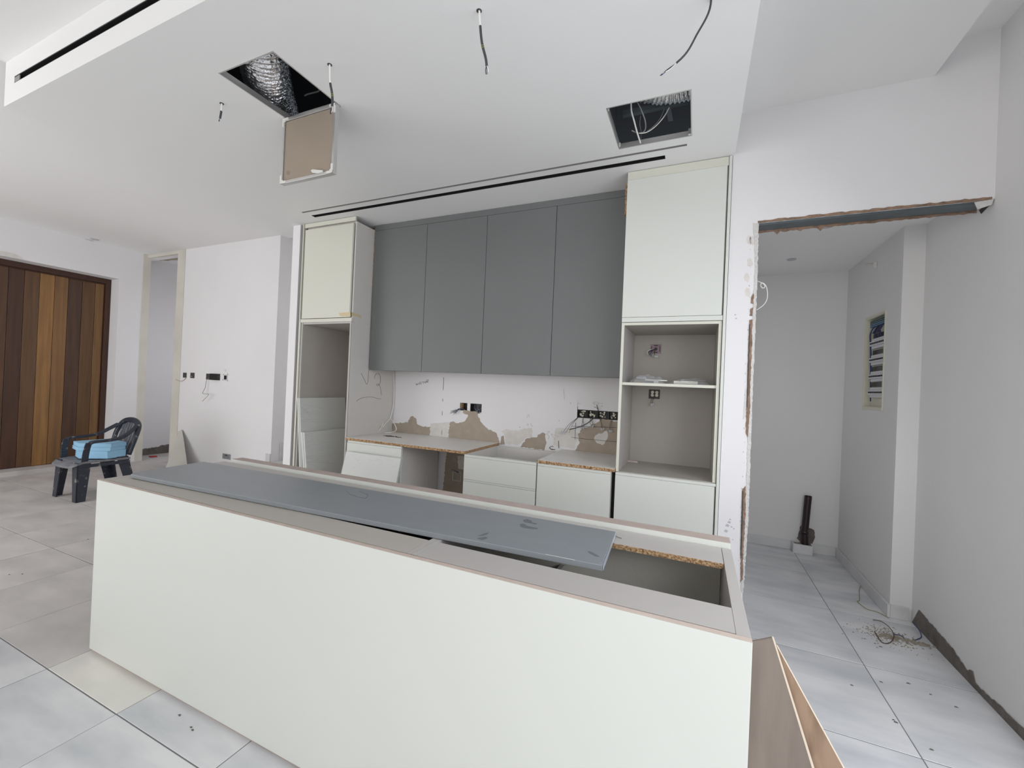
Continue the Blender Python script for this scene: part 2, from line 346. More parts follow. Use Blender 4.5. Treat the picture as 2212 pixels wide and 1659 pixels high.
# ------------------------------------------------------------------ ceilings
HL = (-2.262, -1.862, 1.311, 1.725); HR = (-0.497, -0.075, 2.233, 2.646)
S1 = (-3.376, -0.105, 2.722, 2.742); S2 = (-3.35, -0.236, 2.811, 2.853)
mb = MB(); slab(mb, 2, 2.96, 2.975, (-3.785, 0.17), (1.03, 3.59), [HL, HR, S1, S2]); 
mb.box(0.155, 0.17, 1.03, 2.955, 2.975, 3.5); mb.box(-3.785, -3.77, 1.03, 3.6, 2.975, 3.5)
slab(mb, 1, 1.03, 1.045, (-3.77, 0.155), (2.975, 3.5), [(-3.66, -0.4, 3.068, 3.108)])
soff = mb.build('ceiling', M['ceil'], kind='structure')
B(-3.77, 0.155, 1.045, 3.59, 3.49, 3.5).build('ceiling_void_slab', M['cable_d'], soff)  # dark colour and closed top keep the ceiling void in shade
B(0.172, 1.115, -7.0, 2.955, 3.22, 3.30).build('ceiling', M['ceil'], kind='structure')
B(-3.786, 0.172, -7.0, 1.03, 3.22, 3.30).build('ceiling', M['ceil'], kind='structure')
B(-9.6, -3.787, -7.0, 3.88, 3.28, 3.42).build('ceiling', M['ceil'], kind='structure')
mb = B(1.10, 1.52, -7.0, 3.0, 3.40, 3.5); mb.build('ceiling', M['ceil'], kind='structure')
rc = B(0.17, 1.5, 3.08, 4.92, 2.65, 2.75).build('ceiling', M['ceil'], kind='structure')
for (x, y, r) in ((0.784, 3.511, 0.042), (0.717, 4.279, 0.036)):
    MB().disc((x, y, 2.645), r, 0.005, 24).build('downlight', M['downlight'], label='round flush ceiling downlight cover, %s of the two in the side room' % ('nearer' if y < 4 else 'farther'), cat='light')
for (x, y) in ((-8.0+0.1, 3.03), (-8.04, 3.03)):
    p = P(205 if x > -8 else 192, 517 if x > -8 else 519, 2, 3.28)
    MB().disc((p.x, p.y, 3.276), 0.05, 0.004, 20).build('downlight', M['downlight'], label='small round flush downlight on the hall ceiling near the timber door, %s of the pair' % ('right' if x > -8 else 'left'), cat='light')

# linear slots of the soffit (air diffusers)
def slot(name, rect, z, depth, m, label, frame):
    t = thing(name, ((rect[0]+rect[1])/2, (rect[2]+rect[3])/2, z), label, 'vent')
    q = MB(); x0, x1, y0, y1 = rect
    q.box(x0, x1, y0, y0+0.003, z-0.0015, z+depth); q.box(x0, x1, y1-0.003, y1, z-0.0015, z+depth)
    q.box(x0, x0+0.003, y0+0.003, y1-0.003, z-0.0015, z+depth); q.box(x1-0.003, x1, y0+0.003, y1-0.003, z-0.0015, z+depth)
    q.build('frame', frame, t)
    B(x0, x1, y0, y1, z+depth, z+depth+0.004).build('backing', m, t)
    return t
slot('slot_diffuser', S2, 2.96, 0.10, M['black'], 'black linear air slot in the ceiling in front of the tall cabinets', M['black'])
slot('slot_diffuser', S1, 2.96, 0.012, M['cable_g'], 'narrow grey linear slot in the ceiling behind the black slot', M['cable_g'])
t = thing('slot_diffuser', (-2.0, 1.03, 3.07), 'black linear air slot in the upright face of the dropped ceiling, top left', 'vent')
q = MB(); q.box(-3.66, -0.4, 1.031, 1.10, 3.068, 3.072); q.box(-3.66, -0.4, 1.031, 1.10, 3.104, 3.108); q.build('frame', M['dark'], t)
B(-3.66, -0.4, 1.10, 1.105, 3.06, 3.115).build('backing', M['black'], t)
B(-3.657, -3.60, 1.032, 1.036, 3.0725, 3.1035).build('end_cap', M['cable_g'], t)

# ------------------------------------------------------------------ ceiling hatches and ducts
def duct(name, pts, r, label, ring=0.024):
    sp = spline(pts, 26); n = len(sp); rr = []; s = 0.0
    dense = []; 
    L_ = [0.0]
    for i in range(1, n): L_.append(L_[-1] + (sp[i]-sp[i-1]).length)
    tot = L_[-1]; k = int(tot/(ring/6)); j = 0
    for i in range(k+1):
        d = tot*i/k
        while j < n-2 and L_[j+1] < d: j += 1
        f = (d-L_[j])/max(1e-6, L_[j+1]-L_[j]); dense.append(sp[j].lerp(sp[j+1], min(1, f)))
        rr.append(r*(1 + 0.045*sin(2*pi*d/ring)))
    mb = MB().tube(dense, r, 40, rr=rr)
    for i, v in enumerate(mb.v):
        vv = Vector(v); nz = noise.noise(vv*38)*0.006; c = dense[min(len(dense)-1, i//40)]; dd = (vv-c).normalized(); mb.v[i] = tuple(vv+dd*nz)
    return mb.build(name, M['foil'], smooth=True, label=label, cat='duct')
duct('flexible_duct', [(-1.86, 1.16, 3.40), (-2.01, 1.29, 3.26), (-2.15, 1.45, 3.18), (-2.35, 1.63, 3.17), (-2.62, 1.90, 3.22)], 0.122, 'crinkled silver foil air duct seen through the left ceiling hatch')
duct('flexible_duct', [(-0.46, 2.33, 3.25), (-0.36, 2.41, 3.20), (-0.20, 2.46, 3.17), (-0.04, 2.45, 3.17), (0.05, 2.40, 3.19)], 0.095, 'crinkled silver foil air duct seen through the right ceiling hatch', 0.02)

def hatch(rect, label):
    x0, x1, y0, y1 = rect; t = thing('ceiling_hatch', ((x0+x1)/2, (y0+y1)/2, 2.96), label, 'hatch')
    q = MB(); w = 0.006
    q.box(x0, x1, y0, y0+w, 2.9585, 2.99); q.box(x0, x1, y1-w, y1, 2.9585, 2.99); q.box(x0, x0+w, y0+w, y1-w, 2.9585, 2.99); q.box(x1-w, x1, y0+w, y1-w, 2.9585, 2.99)
    q.build('frame', M['alu'], t)
    return t
h1 = hatch(HL, 'open square ceiling hatch with aluminium rim, its board flap hanging down')
h2 = hatch(HR, 'open square ceiling hatch on the right, cables inside and no flap')
# flap of the left hatch
fy = 1.70; x0, x1, z0, z1 = -2.275, -1.862, 2.572, 2.955
q = MB(); q.box(x0, x1, fy-0.014, fy, z1-0.016, z1); q.box(x0, x1, fy-0.014, fy, z0, z0+0.016); q.box(x0, x0+0.014, fy-0.014, fy, z0+0.016, z1-0.016); q.box(x1-0.014, x1, fy-0.014, fy, z0+0.016, z1-0.016)
q.box(x0, x1, fy, fy+0.012, z0, z1)
fp = q.build('flap', M['alu'], h1, bevel=0.001)
B(x0+0.016, x1-0.016, fy-0.007, fy-0.001, z0+0.018, z1-0.018).build('plasterboard_infill', M['gyps'], fp)
for (cx, cz, sx, sz) in ((x0, z1, 1, -1), (x1, z1, -1, -1), (x0, z0, 1, 1), (x1, z0, -1, 1)):
    q = MB(); q.box(cx, cx+sx*0.045, fy-0.019, fy-0.013, cz, cz+sz*0.014); q.box(cx, cx+sx*0.013, fy-0.0195, fy-0.0135, cz, cz+sz*0.05); q.box(cx+sx*0.012, cx+sx*0.022, fy-0.018, fy-0.013, cz+sz*0.014, cz+sz*0.022)
    q.build('corner_clip', M['white_pl'], fp, bevel=0.0012)
q = MB(); q.prism([(x1-0.15, fy-0.022, z0+0.022), (x1-0.16, fy-0.022, z0+0.036), (x1-0.145, fy-0.022, z0+0.040), (x1-0.09, fy-0.022, z0+0.026), (x1-0.07, fy-0.022, z0+0.022), (x1-0.075, fy-0.022, z0+0.012), (x1-0.11, fy-0.022, z0+0.012)], (0, 0.008, 0))
q.build('latch', M['white_pl'], fp, bevel=0.001)
q = MB(); q.tube([(x0+0.055+0.013*cos(a*pi/9), fy-0.0074, z0+0.062+0.015*sin(a*pi/9)) for a in range(19)], 0.0009, 4)
for k in range(3): q.tube([(x0+0.048+k*0.006, fy-0.0074, z0+0.052), (x0+0.05+k*0.006, fy-0.0074, z0+0.070)], 0.0009, 4)
q.build('stamp', M['pencil'], fp)
# bracket seen inside the left void
q = MB(); pb = [P(658, 207, 2, 3.12), P(663, 204, 2, 3.12), P(686, 198, 2, 3.12), P(690, 195, 2, 3.12)]
q.tube(pb, 0.004, 4); q.build('suspension_bracket', M['alu'], h1)
# inside the right hatch: plenum box, steel channels, cables
q = MB(); q.box(-0.74, -0.515, 2.25, 2.62, 3.02, 3.3); q.build('plenum_box', M['alu_d'], label='dark sheet metal plenum box inside the right ceiling hatch', cat='duct')
q = MB(); q.box(-0.47, -0.02, 2.57, 2.60, 3.12, 3.15); q.build('steel_channel', M['steel'], label='horizontal grey steel channel crossing inside the right hatch', cat='channel')
q = MB(); q.hexa([(-0.24, 2.62, 3.2), (-0.21, 2.62, 3.2), (-0.21, 2.64, 3.2), (-0.24, 2.64, 3.2), (-0.24, 3.0, 3.3), (-0.21, 3.0, 3.3), (-0.21, 3.02, 3.3), (-0.24, 3.02, 3.3)]); q.build('steel_channel', M['alu_d'], label='dark sloping steel strut deep inside the right hatch', cat='channel')
def H2(u, v, z): return P(1280+u*0.1085, 170+v*0.1085, 2, z)
cabs = [([(765, 480, 3.10), (775, 650, 3.06), (830, 850, 3.02), (885, 1060, 2.99), (955, 1280, 2.965)], 0.0045, 'white_cable', 'thick white cable hanging down to the far rim of the right hatch', 'cable_w'),
        ([(880, 450, 3.12), (960, 600, 3.07), (1050, 850, 3.03), (1040, 1030, 3.01), (930, 1085, 3.0), (780, 1030, 3.0)], 0.0035, 'white_cable', 'white cable bent in a U inside the right hatch', 'cable_g'),
        ([(1530, 570, 3.10), (1420, 760, 3.06), (1250, 950, 3.03), (1080, 1065, 3.01), (930, 1085, 2.995)], 0.003, 'white_cable', 'white cable sweeping down from the foil duct in the right hatch', 'cable_w'),
        ([(1430, 600, 3.12), (1340, 800, 3.09), (1200, 960, 3.06), (1080, 1050, 3.04)], 0.002, 'white_cable', 'thin grey cable beside the sweeping white one in the right hatch', 'cable_g'),
        ([(955, 740, 3.12), (940, 900, 3.10), (965, 1060, 3.06), (960, 1240, 3.0)], 0.0022, 'white_cable', 'thin grey cable hanging straight inside the right hatch', 'cable_g')]
for pts, r, nm, lab, mm in cabs:
    MB().tube(spline([H2(*p) for p in pts], 6), r, 8).build(nm, M[mm], smooth=True, label=lab, cat='cable')
for u, v in ((530, 1300), (300, 580)):
    c = H2(u, v, 2.98); B(c.x-0.008, c.x+0.008, c.y-0.006, c.y+0.006, 2.965, 2.985).build('corner_clip', M['white_pl'], h2)
c = H2(1950, 1050, 2.985); q = B(c.x-0.012, c.x+0.008, c.y-0.01, c.y+0.012, 2.965, 3.0); q.build('hinge', M['alu'], h2, bevel=0.001)

# cables hanging from the ceiling
def hang(pts, y, label, white_to=0.3, r=0.0055, top=2.96, bands=False, hole=True):
    w = [P(a, b, 1, y) for a, b in pts]; w[0].z = max(w[0].z, top+0.01)
    t = thing('hanging_cable', (w[0].x, w[0].y, w[-1].z), label, 'cable')
    sp = spline(w, 6); k = max(1, int(len(sp)*white_to)); e = max(k+2, int(len(sp)*0.86))
    if white_to > 0: MB().tube(sp[:k+1], r*0.8, 8).build('plaster_coated_end', M['cable_w'], t, smooth=True)
    MB().tube(sp[max(0, k):e], r, 8).build('sheath', M['cable_d'], t, smooth=True)
    for j, mm in enumerate(('brown', 'blue', 'cable_w')):
        a = sp[e-1]; b = sp[-1]; m_ = (a+b)/2 + Vector(((j-1)*0.006, 0, 0))
        MB().tube(spline([a, m_, b + Vector(((j-1)*0.004, 0, 0.006*(j == 2)))], 4), 0.0016, 5).build('core_wire', M[mm], t)
    if bands:
        m0 = sp[int(len(sp)*0.55)]; d = (sp[int(len(sp)*0.55)+1]-m0).normalized()
        for s in (0, 0.009): MB().tube([m0+d*s, m0+d*(s+0.004)], r*1.08, 8).build('marker_band', M['yg'], t)
    if hole:
        MB().disc((w[0].x, w[0].y, top-0.002), 0.011, 0.002, 9).build('drill_hole', M['cable_d'], t)
    return t
hang([(1035, 22), (1037, 50), (1041, 92), (1050, 130), (1052, 160)], 1.47, 'dark cable with white top hanging from the ceiling, middle of the picture', bands=True)
hang([(712, 142), (713, 175), (717, 200), (718, 220), (715, 246)], 1.47, 'dark cable hanging in front of the open flap of the left hatch', bands=True)
hang([(479, 224), (478, 240), (474, 262)], 1.47, 'short cable stub sticking out of the ceiling, leftmost of the hanging ones', white_to=0.5)
hang([(1537, -40), (1533, 20), (1505, 75), (1478, 120), (1428, 163)], 1.746, 'long dark cable curving down from the ceiling above the right hatch', white_to=0.0, r=0.004, hole=False)

# ------------------------------------------------------------------ entrance door
d1 = MB(); y0, y1 = 0.92, 3.413
d1.box(-8.34, -8.28, y1-0.062, y1, 0.06, 2.81); d1.box(-8.34, -8.28, y0, y0+0.062, 0.06, 2.81); d1.box(-8.34, -8.28, y0+0.062, y1-0.062, 2.735, 2.81)
d1.box(-8.345, -8.305, y0+0.062, y1-0.062, 2.722, 2.735)
door = d1.build('door_1', M['frame_w'], kind='structure', bevel=0.003)
ed = [3.348, 3.245, 3.10, 2.95, 2.81, 2.662, 2.518, 2.375, 2.22, 2.07, 1.92, 1.76, 1.60, 1.44, 1.28, 1.12, 0.985]
cidx = [7, 6, 5, 4, 3, 2, 1, 0]
for i in range(len(ed)-1):
    mt = PL[cidx[i]] if i < 8 else PL[(i*5) % 12]
    B(-8.345, -8.318, ed[i+1]+0.0015, ed[i]-0.0015, 0.065, 2.722).build('plank', mt, door, bevel=0.004)
B(-8.36, -8.346, 0.985, 3.348, 0.06, 2.722).build('backing', M['frame_w'], door)
B(-8.40, -8.062, 0.92, 3.41, 0.0, 0.06).build('threshold', M['marble_dusty'], door)
MB().prism(jag([(-8.059, 2.05, 2.815), (-8.059, 2.42, 2.815), (-8.059, 2.36, 2.86), (-8.059, 2.05, 2.87)], 0.03, 0.006, seed=9), (0.004, 0, 0)).build('bare_patch', M['filler'], wdoor)

# corridor cement band, hall details
def band(name, m, pts_top, ax, v, base_pts, d, parent, step=0.02, amp=0.006, seed=1):
    top = jag(pts_top, step, amp, closed=False, seed=seed) + [Vector(pts_top[-1])]
    MB().prism(top + [Vector(p) for p in base_pts], d).build(name, m, parent)
corw = [o for o in COL.objects if o.name.startswith('wall_left') and abs(min(v.co.x for v in o.data.vertices)+8.66) < 0.02][0]
band('cement_band', M['cement'], [(-8.549, 3.9, 0.10), (-8.549, 4.25, 0.12), (-8.549, 4.32, 0.14), (-8.549, 4.75, 0.17), (-8.549, 5.0, 0.16)], 0, 0, [(-8.549, 5.0, 0), (-8.549, 3.9, 0)], (0.006, 0, 0), corw)

# ------------------------------------------------------------------ right room: cement band, skirting, lintel, jamb damage
tp = [P(1986, 1318, 0, 1.371), P(2000, 1335, 0, 1.371), P(2050, 1390, 0, 1.371), P(2090, 1447, 0, 1.371), P(2103, 1450, 0, 1.371), P(2108, 1478, 0, 1.371), P(2160, 1525, 0, 1.371), P(2212, 1572, 0, 1.371)]
band('cement_band', M['cement'], tp + [Vector((1.371, 1.6, 0.05)), Vector((1.371, 0.6, 0.05))], 0, 0, [(1.371, 0.6, 0.0), (1.371, 3.64, 0.0)], (-0.004, 0, 0), wright, 0.02, 0.005, 5)
# marble skirting of the side room
sk = MB()
sk.box(0.31, 0.893, 4.785, 4.80, 0, 0.085); sk.build('baseboard_back', M['marble_sk'], kind='structure', bevel=0.002)
B(1.046, 1.240, 4.785, 4.80, 0, 0.085).build('baseboard_back', M['marble_sk'], kind='structure', bevel=0.002)
B(1.240, 1.256, 3.645, 4.80, 0, 0.085).build('baseboard_right', M['marble_sk'], kind='structure', bevel=0.002)
B(1.2565, 1.355, 3.644, 3.659, 0, 0.085).build('baseboard_right', M['marble_sk'], kind='structure', bevel=0.002)
# boxed-out skirting block and drain pipe
t = thing('skirting_block', (0.97, 4.75, 0), 'small marble box jutting from the skirting below the drain pipe', 'skirting')
B(0.893, 0.905, 4.70, 4.80, 0, 0.085).build('side_piece', M['marble_sk'], t, bevel=0.001)
B(0.905, 1.046, 4.70, 4.713, 0, 0.085).build('front_piece', M['marble_sk'], t, bevel=0.001)
B(0.905, 1.046, 4.714, 4.784, 0.0, 0.078).build('mortar_fill', M['rubble'], t)
wroom = [o for o in COL.objects if o.name.startswith('wall_back') and abs(max(v.co.y for v in o.data.vertices)-4.92) < 0.01][0]
hp = [P(1730, 1135, 1, 4.798), P(1758, 1145, 1, 4.798), P(1761, 1160, 1, 4.798), P(1753, 1178, 1, 4.798), P(1735, 1178, 1, 4.798), P(1722, 1163, 1, 4.798)]
MB().prism(jag(hp, 0.02, 0.005, seed=12), (0, -0.006, 0)).build('broken_hole', M['cement'], wroom)
c0 = P(1739, 1176, 1, 4.752); c1 = P(1738, 1150, 1, 4.752); c2 = P(1746, 1072, 1, 4.752)
t = thing('drain_pipe', c0, 'dark red drain pipe stub rising from the skirting in the side room', 'pipe')
q = MB(); sp = spline([c0, c1, c1.lerp(c2, 0.15), c2], 6); q.tube(sp, 0.029, 24, cap=False); q.build('pipe', M['pvc'], t, smooth=True)
q = MB(); q.tube([c2-Vector((0, 0, 0.03)), c2+Vector((0, 0, 0.002))], 0.0285, 24, cap=False); q.tube([c2-Vector((0, 0, 0.06)), c2-Vector((0, 0, 0.055))], 0.027, 24); q.build('bore', mat('pipe_bore', (0.05, 0.01, 0.012), 0.6), t, smooth=True)
MB().tube([c1+Vector((0, 0, -0.01)), c1+Vector((0, 0, 0.02))], 0.034, 24).build('collar', M['pvc'], t, smooth=True)
# lintel and broken header edge
t = B(0.305, 1.345, 2.975, 3.068, 2.508, 2.522)
lt = t.build('lintel', M['steel'], label='grey steel lintel over the opening to the side room', cat='lintel')
rnd = random.Random(4)
q = MB()
xs = [0.311+i*(1.05/60) for i in range(61)]
top = [Vector((x, 2.953, 2.531+rnd.uniform(-0.003, 0.004))) for x in xs]; bot = [Vector((x, 2.953, 2.517+rnd.uniform(-0.002, 0.001))) for x in xs[::-1]]
q.prism(top+bot, (0, 0.003, 0)); q.build('broken_edge', M['render_b'], wr_front)
q = MB(); bot = [Vector((x, 3.082, 2.500-abs(rnd.gauss(0, 0.006))*(1.6 if x < 0.7 else 0.5))) for x in xs[::-1]]
q.prism([Vector((x, 3.082, 2.518)) for x in xs]+bot, (0, 0.003, 0)); q.build('broken_edge', M['render_b'], wr_front)
q = MB(); q.prism([P(2105, 437, 1, 2.953), P(2147, 430, 1, 2.953), P(2143, 442, 1, 2.953), P(2112, 452, 1, 2.953)], (0, 0.003, 0)); q.build('mortar_patch', M['render_w'], wr_front)
q = MB(); q.prism(jag([Vector((1.371, 2.955, 2.53)), Vector((1.371, 3.08, 2.51)), Vector((1.371, 3.06, 2.485)), Vector((1.371, 2.97, 2.505))], 0.02, 0.003, seed=2), (-0.003, 0, 0)); q.build('broken_edge', M['box_in'], wright)
# jamb: long broken strip. polygons in photo order down the edge
def jp(x, y): return P(x, y, 1, 2.955)
def strip(pts, name, m, d=0.004, seed=0, step=0.012, amp=0.0025):
    MB().prism(jag([jp(*p) for p in pts], step, amp, seed=seed), (0, -d, 0)).build(name, m, wr_front)
strip([(1627, 482), (1639, 482), (1637, 560), (1634, 660), (1628, 800), (1622, 960), (1616, 1130), (1606, 1280), (1600, 1280), (1609, 1130), (1615, 960), (1620, 800), (1627, 660), (1631, 560)], 'chipped_plaster', M['render_w'], 0.003, 1)
strip([(1623, 640), (1628, 634), (1627, 657), (1622, 655)], 'brown_core', M['render_b'], 0.0045, 2)
strip([(1621, 668), (1627, 664), (1625, 682), (1620, 682)], 'brown_core', M['render_b'], 0.0045, 3)
strip([(1619, 692), (1625, 690), (1624, 760), (1621, 820), (1620, 880), (1615, 945), (1611, 935), (1614, 860), (1616, 780)], 'brown_core', M['render_b'], 0.0045, 4)
strip([(1604, 1056), (1611, 1050), (1610, 1110), (1606, 1180), (1604, 1250), (1600, 1258), (1600, 1200), (1601, 1130)], 'brown_core', M['render_b'], 0.0045, 5)
strip([(1603.5, 1060), (1605.5, 1060), (1604, 1130), (1601.5, 1200), (1599.5, 1200), (1601, 1130)], 'dark_crack', M['box_in'], 0.006, 6, 0.03, 0.0008)
strip([(1618.5, 700), (1620.5, 700), (1617, 800), (1614.5, 880), (1612.5, 880), (1615, 800)], 'dark_crack', M['box_in'], 0.006, 7, 0.03, 0.0008)
strip([(1610, 840), (1613, 842), (1611, 870), (1608, 905), (1606, 905), (1608, 870)], 'chipped_plaster', M['filler'], 0.003, 8)
for k, (a, b) in enumerate(((1623, 520), (1619, 568), (1618, 520), (1612, 600), (1614, 632))):
    strip([(a-5, b-6), (a-1, b-11), (a+5, b-8), (a+7, b+3), (a+3, b+10), (a-4, b+5)], 'filler_patch', M['filler_l'], 0.0012, 20+k, 0.006, 0.003)
q = MB()
for k in range(30):
    y = 520+k*24+rnd.uniform(-8, 8); x = 1632-(y-480)*0.036-rnd.uniform(6, 11); a = jp(x, y); s = rnd.uniform(0.002, 0.006)
    q.prism([a+Vector((-s*0.5, 0, s)), a+Vector((s*0.6, 0, s*0.6)), a+Vector((s*0.3, 0, -s)), a+Vector((-s*0.3, 0, -s*0.5))], (0, -0.002, 0))
q.build('plaster_chips', M['edge_beige'], wr_front, kind='stuff')
q = MB()
for (x, y, s) in ((1575, 1128, .010), (1571, 1135, .012), (1580, 1138, .006), (1568, 1147, .012), (1577, 1122, .007), (1585, 1142, .005), (1567, 1172, .006), (1583, 1166, .004), (1588, 680, .006), (1590, 688, .006)):
    a = jp(x, y); q.prism(jag([a+Vector((-s, 0, -s*0.4)), a+Vector((s*.6, 0, -s*0.8)), a+Vector((s, 0, s*0.3)), a+Vector((-s*.2, 0, s*.9))], 0.004, 0.001, seed=int(y)), (0, -0.0005, 0))
q.build('scuff_marks', mat('grey_scuff', (0.50, 0.50, 0.53), 0.8), wr_front)
# white cable loop sticking out of the jamb
cp = [(1634, 607), (1641, 609), (1650, 614), (1652, 620), (1647, 622), (1643, 616), (1647, 611), (1655, 619), (1658, 640), (1651, 657), (1634, 670)]
MB().tube(spline([P(x, y, 1, 2.99) for x, y in cp], 6), 0.0025, 8).build('white_cable', M['cable_w'], smooth=True, label='thin white cable looped out of the broken wall edge by the side room opening', cat='cable')

# distribution board
t = thing('distribution_board', (1.30, 4.105, 1.398), 'recessed cream electrical board with open rows of breakers in the side room wall', 'fuse box')
q = MB(); q.box(1.30, 1.305, 3.916, 4.294, 1.40, 2.116); q.box(1.258, 1.30, 4.284, 4.294, 1.40, 2.116); q.box(1.258, 1.30, 3.916, 3.922, 1.40, 2.116); q.box(1.258, 1.30, 3.922, 4.284, 1.40, 1.41); q.box(1.258, 1.30, 3.922, 4.284, 2.106, 2.116)
q.box(1.252, 1.258, 3.905, 3.920, 1.385, 2.13); q.box(1.252, 1.258, 4.288, 4.31, 1.385, 2.13); q.box(1.252, 1.258, 3.920, 4.288, 1.385, 1.403); q.box(1.252, 1.258, 3.920, 4.288, 2.113, 2.13)
q.build('case', M['case'], t, bevel=0.001)
for k, zc in enumerate((1.905, 1.775, 1.645, 1.52)):
    rw = B(1.272, 1.292, 3.93, 4.22, zc-0.040, zc+0.040).build('breaker_row', M['breaker'], t, bevel=0.003)
    B(1.262, 1.272, 3.93, 4.23, zc-0.018, zc+0.018).build('breaker_front', M['breaker'], rw, bevel=0.002)
    for j in range(8): B(1.255, 1.2625, 3.95+j*0.034, 3.962+j*0.034, zc-0.006, zc+0.006).build('toggle', M['dark'], rw)
    B(1.2945, 1.2985, 3.925, 4.26, zc+0.045, zc+0.082).build('wire_gap', M['dark'], t)
for k in range(4): B(1.268, 1.29, 3.93, 4.25, 2.04+k*0.014, 2.05+k*0.014).build('busbar', mat('busbar_blue', (0.04, 0.13, 0.24), 0.4) if k < 2 else mat('busbar_green', (0.03, 0.08, 0.07), 0.4), t)
for k in range(9):
    y = 4.25-rnd.uniform(0, 0.02) if k < 4 else 3.95+0.03*k; zt = 2.04; zb = 1.45+0.1*(k % 5) if k < 4 else 1.95
    MB().tube(spline([(1.28, y-0.05, zt), (1.27, y, zt-0.05), (1.275, y-0.005, (zt+zb)/2), (1.28, y-0.02, zb)], 5), 0.004, 6).build('wire', M[('blue', 'brown', 'blue', 'dark')[k % 4]], t, smooth=True)
# cable clip and film sleeve high on the side room wall
q = MB(); a = P(1893, 573, 0, 1.256); b = P(1852, 568, 0, 1.256)
q.tube([a, a.lerp(b, 0.25)], 0.012, 8); q.tube([a.lerp(b, 0.25), a.lerp(b, 0.5)], 0.006, 8)
q.tube([a.lerp(b, 0.45)+Vector((0, 0, 0.01)), b+Vector((0, 0, 0.012)), b-Vector((0, 0, 0.01)), a.lerp(b, 0.45)-Vector((0, 0, 0.01))], 0.0012, 4)
q.box(a.x-0.02, a.x, a.y-0.012, a.y+0.004, a.z-0.022, a.z+0.022)
q.build('wall_cable_sleeve', M['white_pl'], label='small white plastic cable sleeve high on the side room wall', cat='cable')

# ------------------------------------------------------------------ stairs
t = thing('staircase', (-4.4, 4.3, 0), 'marble steps rising behind the white wall by the left tall cabinet', 'stairs')
B(-5.018, -3.768, 3.58, 5.09, 0, 0.325).build('landing', M['marble_sk'], t, bevel=0.003)
B(-5.018, -3.768, 4.06, 5.09, 0.326, 0.480).build('riser', M['marble_sk'], t)
B(-5.018, -3.768, 4.03, 5.09, 0.481, 0.515).build('tread', M['marble_dusty'], t, bevel=0.004)
B(-5.018, -5.003, 3.885, 4.05, 0.326, 0.56).build('skirting', M['marble_sk'], t, bevel=0.001)
B(-5.018, -5.004, 4.052, 5.09, 0.516, 0.66).build('skirting', M['marble_sk'], t, bevel=0.001)
B(-5.10, -5.019, 3.745, 3.759, 0.326, 0.43).build('skirting', M['marble_sk'], t, bevel=0.001)

# ------------------------------------------------------------------ backsplash wall: bare patches, marks, boxes
W = 3.5895
def patch(pix, m=None, seed=0, amp=0.006, name='bare_patch', ax=1, v=W, d=-0.0006, parent=None, step=0.014):
    dv = Vector((0, 0, 0)); dv[ax] = d
    MB().prism(jag([P(x, y, ax, v) for x, y in pix], step, amp, seed=seed), dv).build(name, m or M['bare'], parent or wb)
patch([(845, 914), (866, 914), (881, 912), (885, 902), (893, 899), (899, 905), (900, 916), (912, 922), (930, 922), (928, 942), (848, 936)], seed=1)
patch([(972, 910), (990, 914), (1005, 910), (1011, 898), (1000, 892), (1003, 886), (1030, 890), (1036, 905), (1040, 912), (1052, 925), (1072, 935), (1077, 946), (1080, 960), (968, 948)], seed=2)
patch([(1083, 943), (1088, 941), (1090, 960), (1080, 960)], seed=3, amp=0.003)
patch([(1137, 948), (1150, 946), (1162, 943), (1160, 941), (1172, 935), (1178, 938), (1180, 955), (1177, 972), (1124, 966)], seed=4)
patch([(1258, 925), (1272, 921), (1290, 912), (1300, 905), (1340, 912), (1340, 985), (1240, 974), (1252, 958), (1248, 940)], seed=5)
patch([(1083, 930), (1092, 928), (1120, 930), (1132, 926), (1150, 924), (1150, 944), (1137, 945), (1120, 962), (1092, 958), (1090, 940)], M['filler'], seed=6, d=-0.0004)
patch([(1284, 945), (1290, 938), (1302, 936), (1310, 930), (1313, 940), (1308, 955), (1300, 962), (1286, 955)], M['filler'], seed=7, d=-0.0012)
patch([(930, 915), (970, 912), (968, 944), (929, 940)], M['filler'], seed=8, d=-0.0004, amp=0.003)
patch([(1200, 925), (1240, 925), (1250, 940), (1240, 970), (1195, 962)], mat('thin_filler', (0.76, 0.735, 0.70), 0.85, var=0.1, scale=12), seed=18, d=-0.0004)
# under the worktop
patch([(965, 975), (1010, 975), (1010, 1082), (955, 1075)], seed=9)
patch([(988, 985), (1002, 985), (1002, 1015), (990, 1012)], M['filler'], seed=10, d=-0.001, amp=0.004)
# handwriting and set-out lines
q = MB()
def w(pts, r=0.0016): stroke(q, pts, 1, W, r, 3)
S_ = lambda u, v: (740+u/5.531, 780+v/5.531)
for s in ([(878, 265), (884, 288), (893, 270), (900, 283), (908, 262)], [(920, 275), (920, 255), (935, 250), (940, 272), (920, 276)], [(948, 250), (975, 243)], [(962, 247), (966, 270)], [(985, 240), (990, 266)], [(978, 258), (1000, 250)], [(1005, 258), (1005, 228), (1022, 222), (1022, 240), (1006, 246), (1026, 256)]):
    w([S_(*p) for p in s])
for s in ([(1208, 195), (1207, 270), (1203, 345)], [(1196, 450), (1197, 482)], [(1191, 600), (1190, 650)], [(1189, 825), (1186, 880)]): w([S_(*p) for p in s], 0.0018)
C_ = lambda u, v: (960+u/5.267, 840+v/5.267)
for s in ([(1515, 200), (1512, 330)], [(1495, 385), (1490, 480), (1487, 575)], [(1450, 425), (1640, 430), (1960, 440)], [(1445, 550), (1600, 570), (1960, 602)]): w([C_(*p) for p in s], 0.002)
for s in ([(1240, 655), (1215, 655), (1197, 670), (1215, 685), (1258, 692)], [(1215, 690), (1260, 692)], [(1298, 590), (1302, 675)]): w([C_(*p) for p in s], 0.003)
q.build('handwriting', M['pen'], wb)
q = MB()
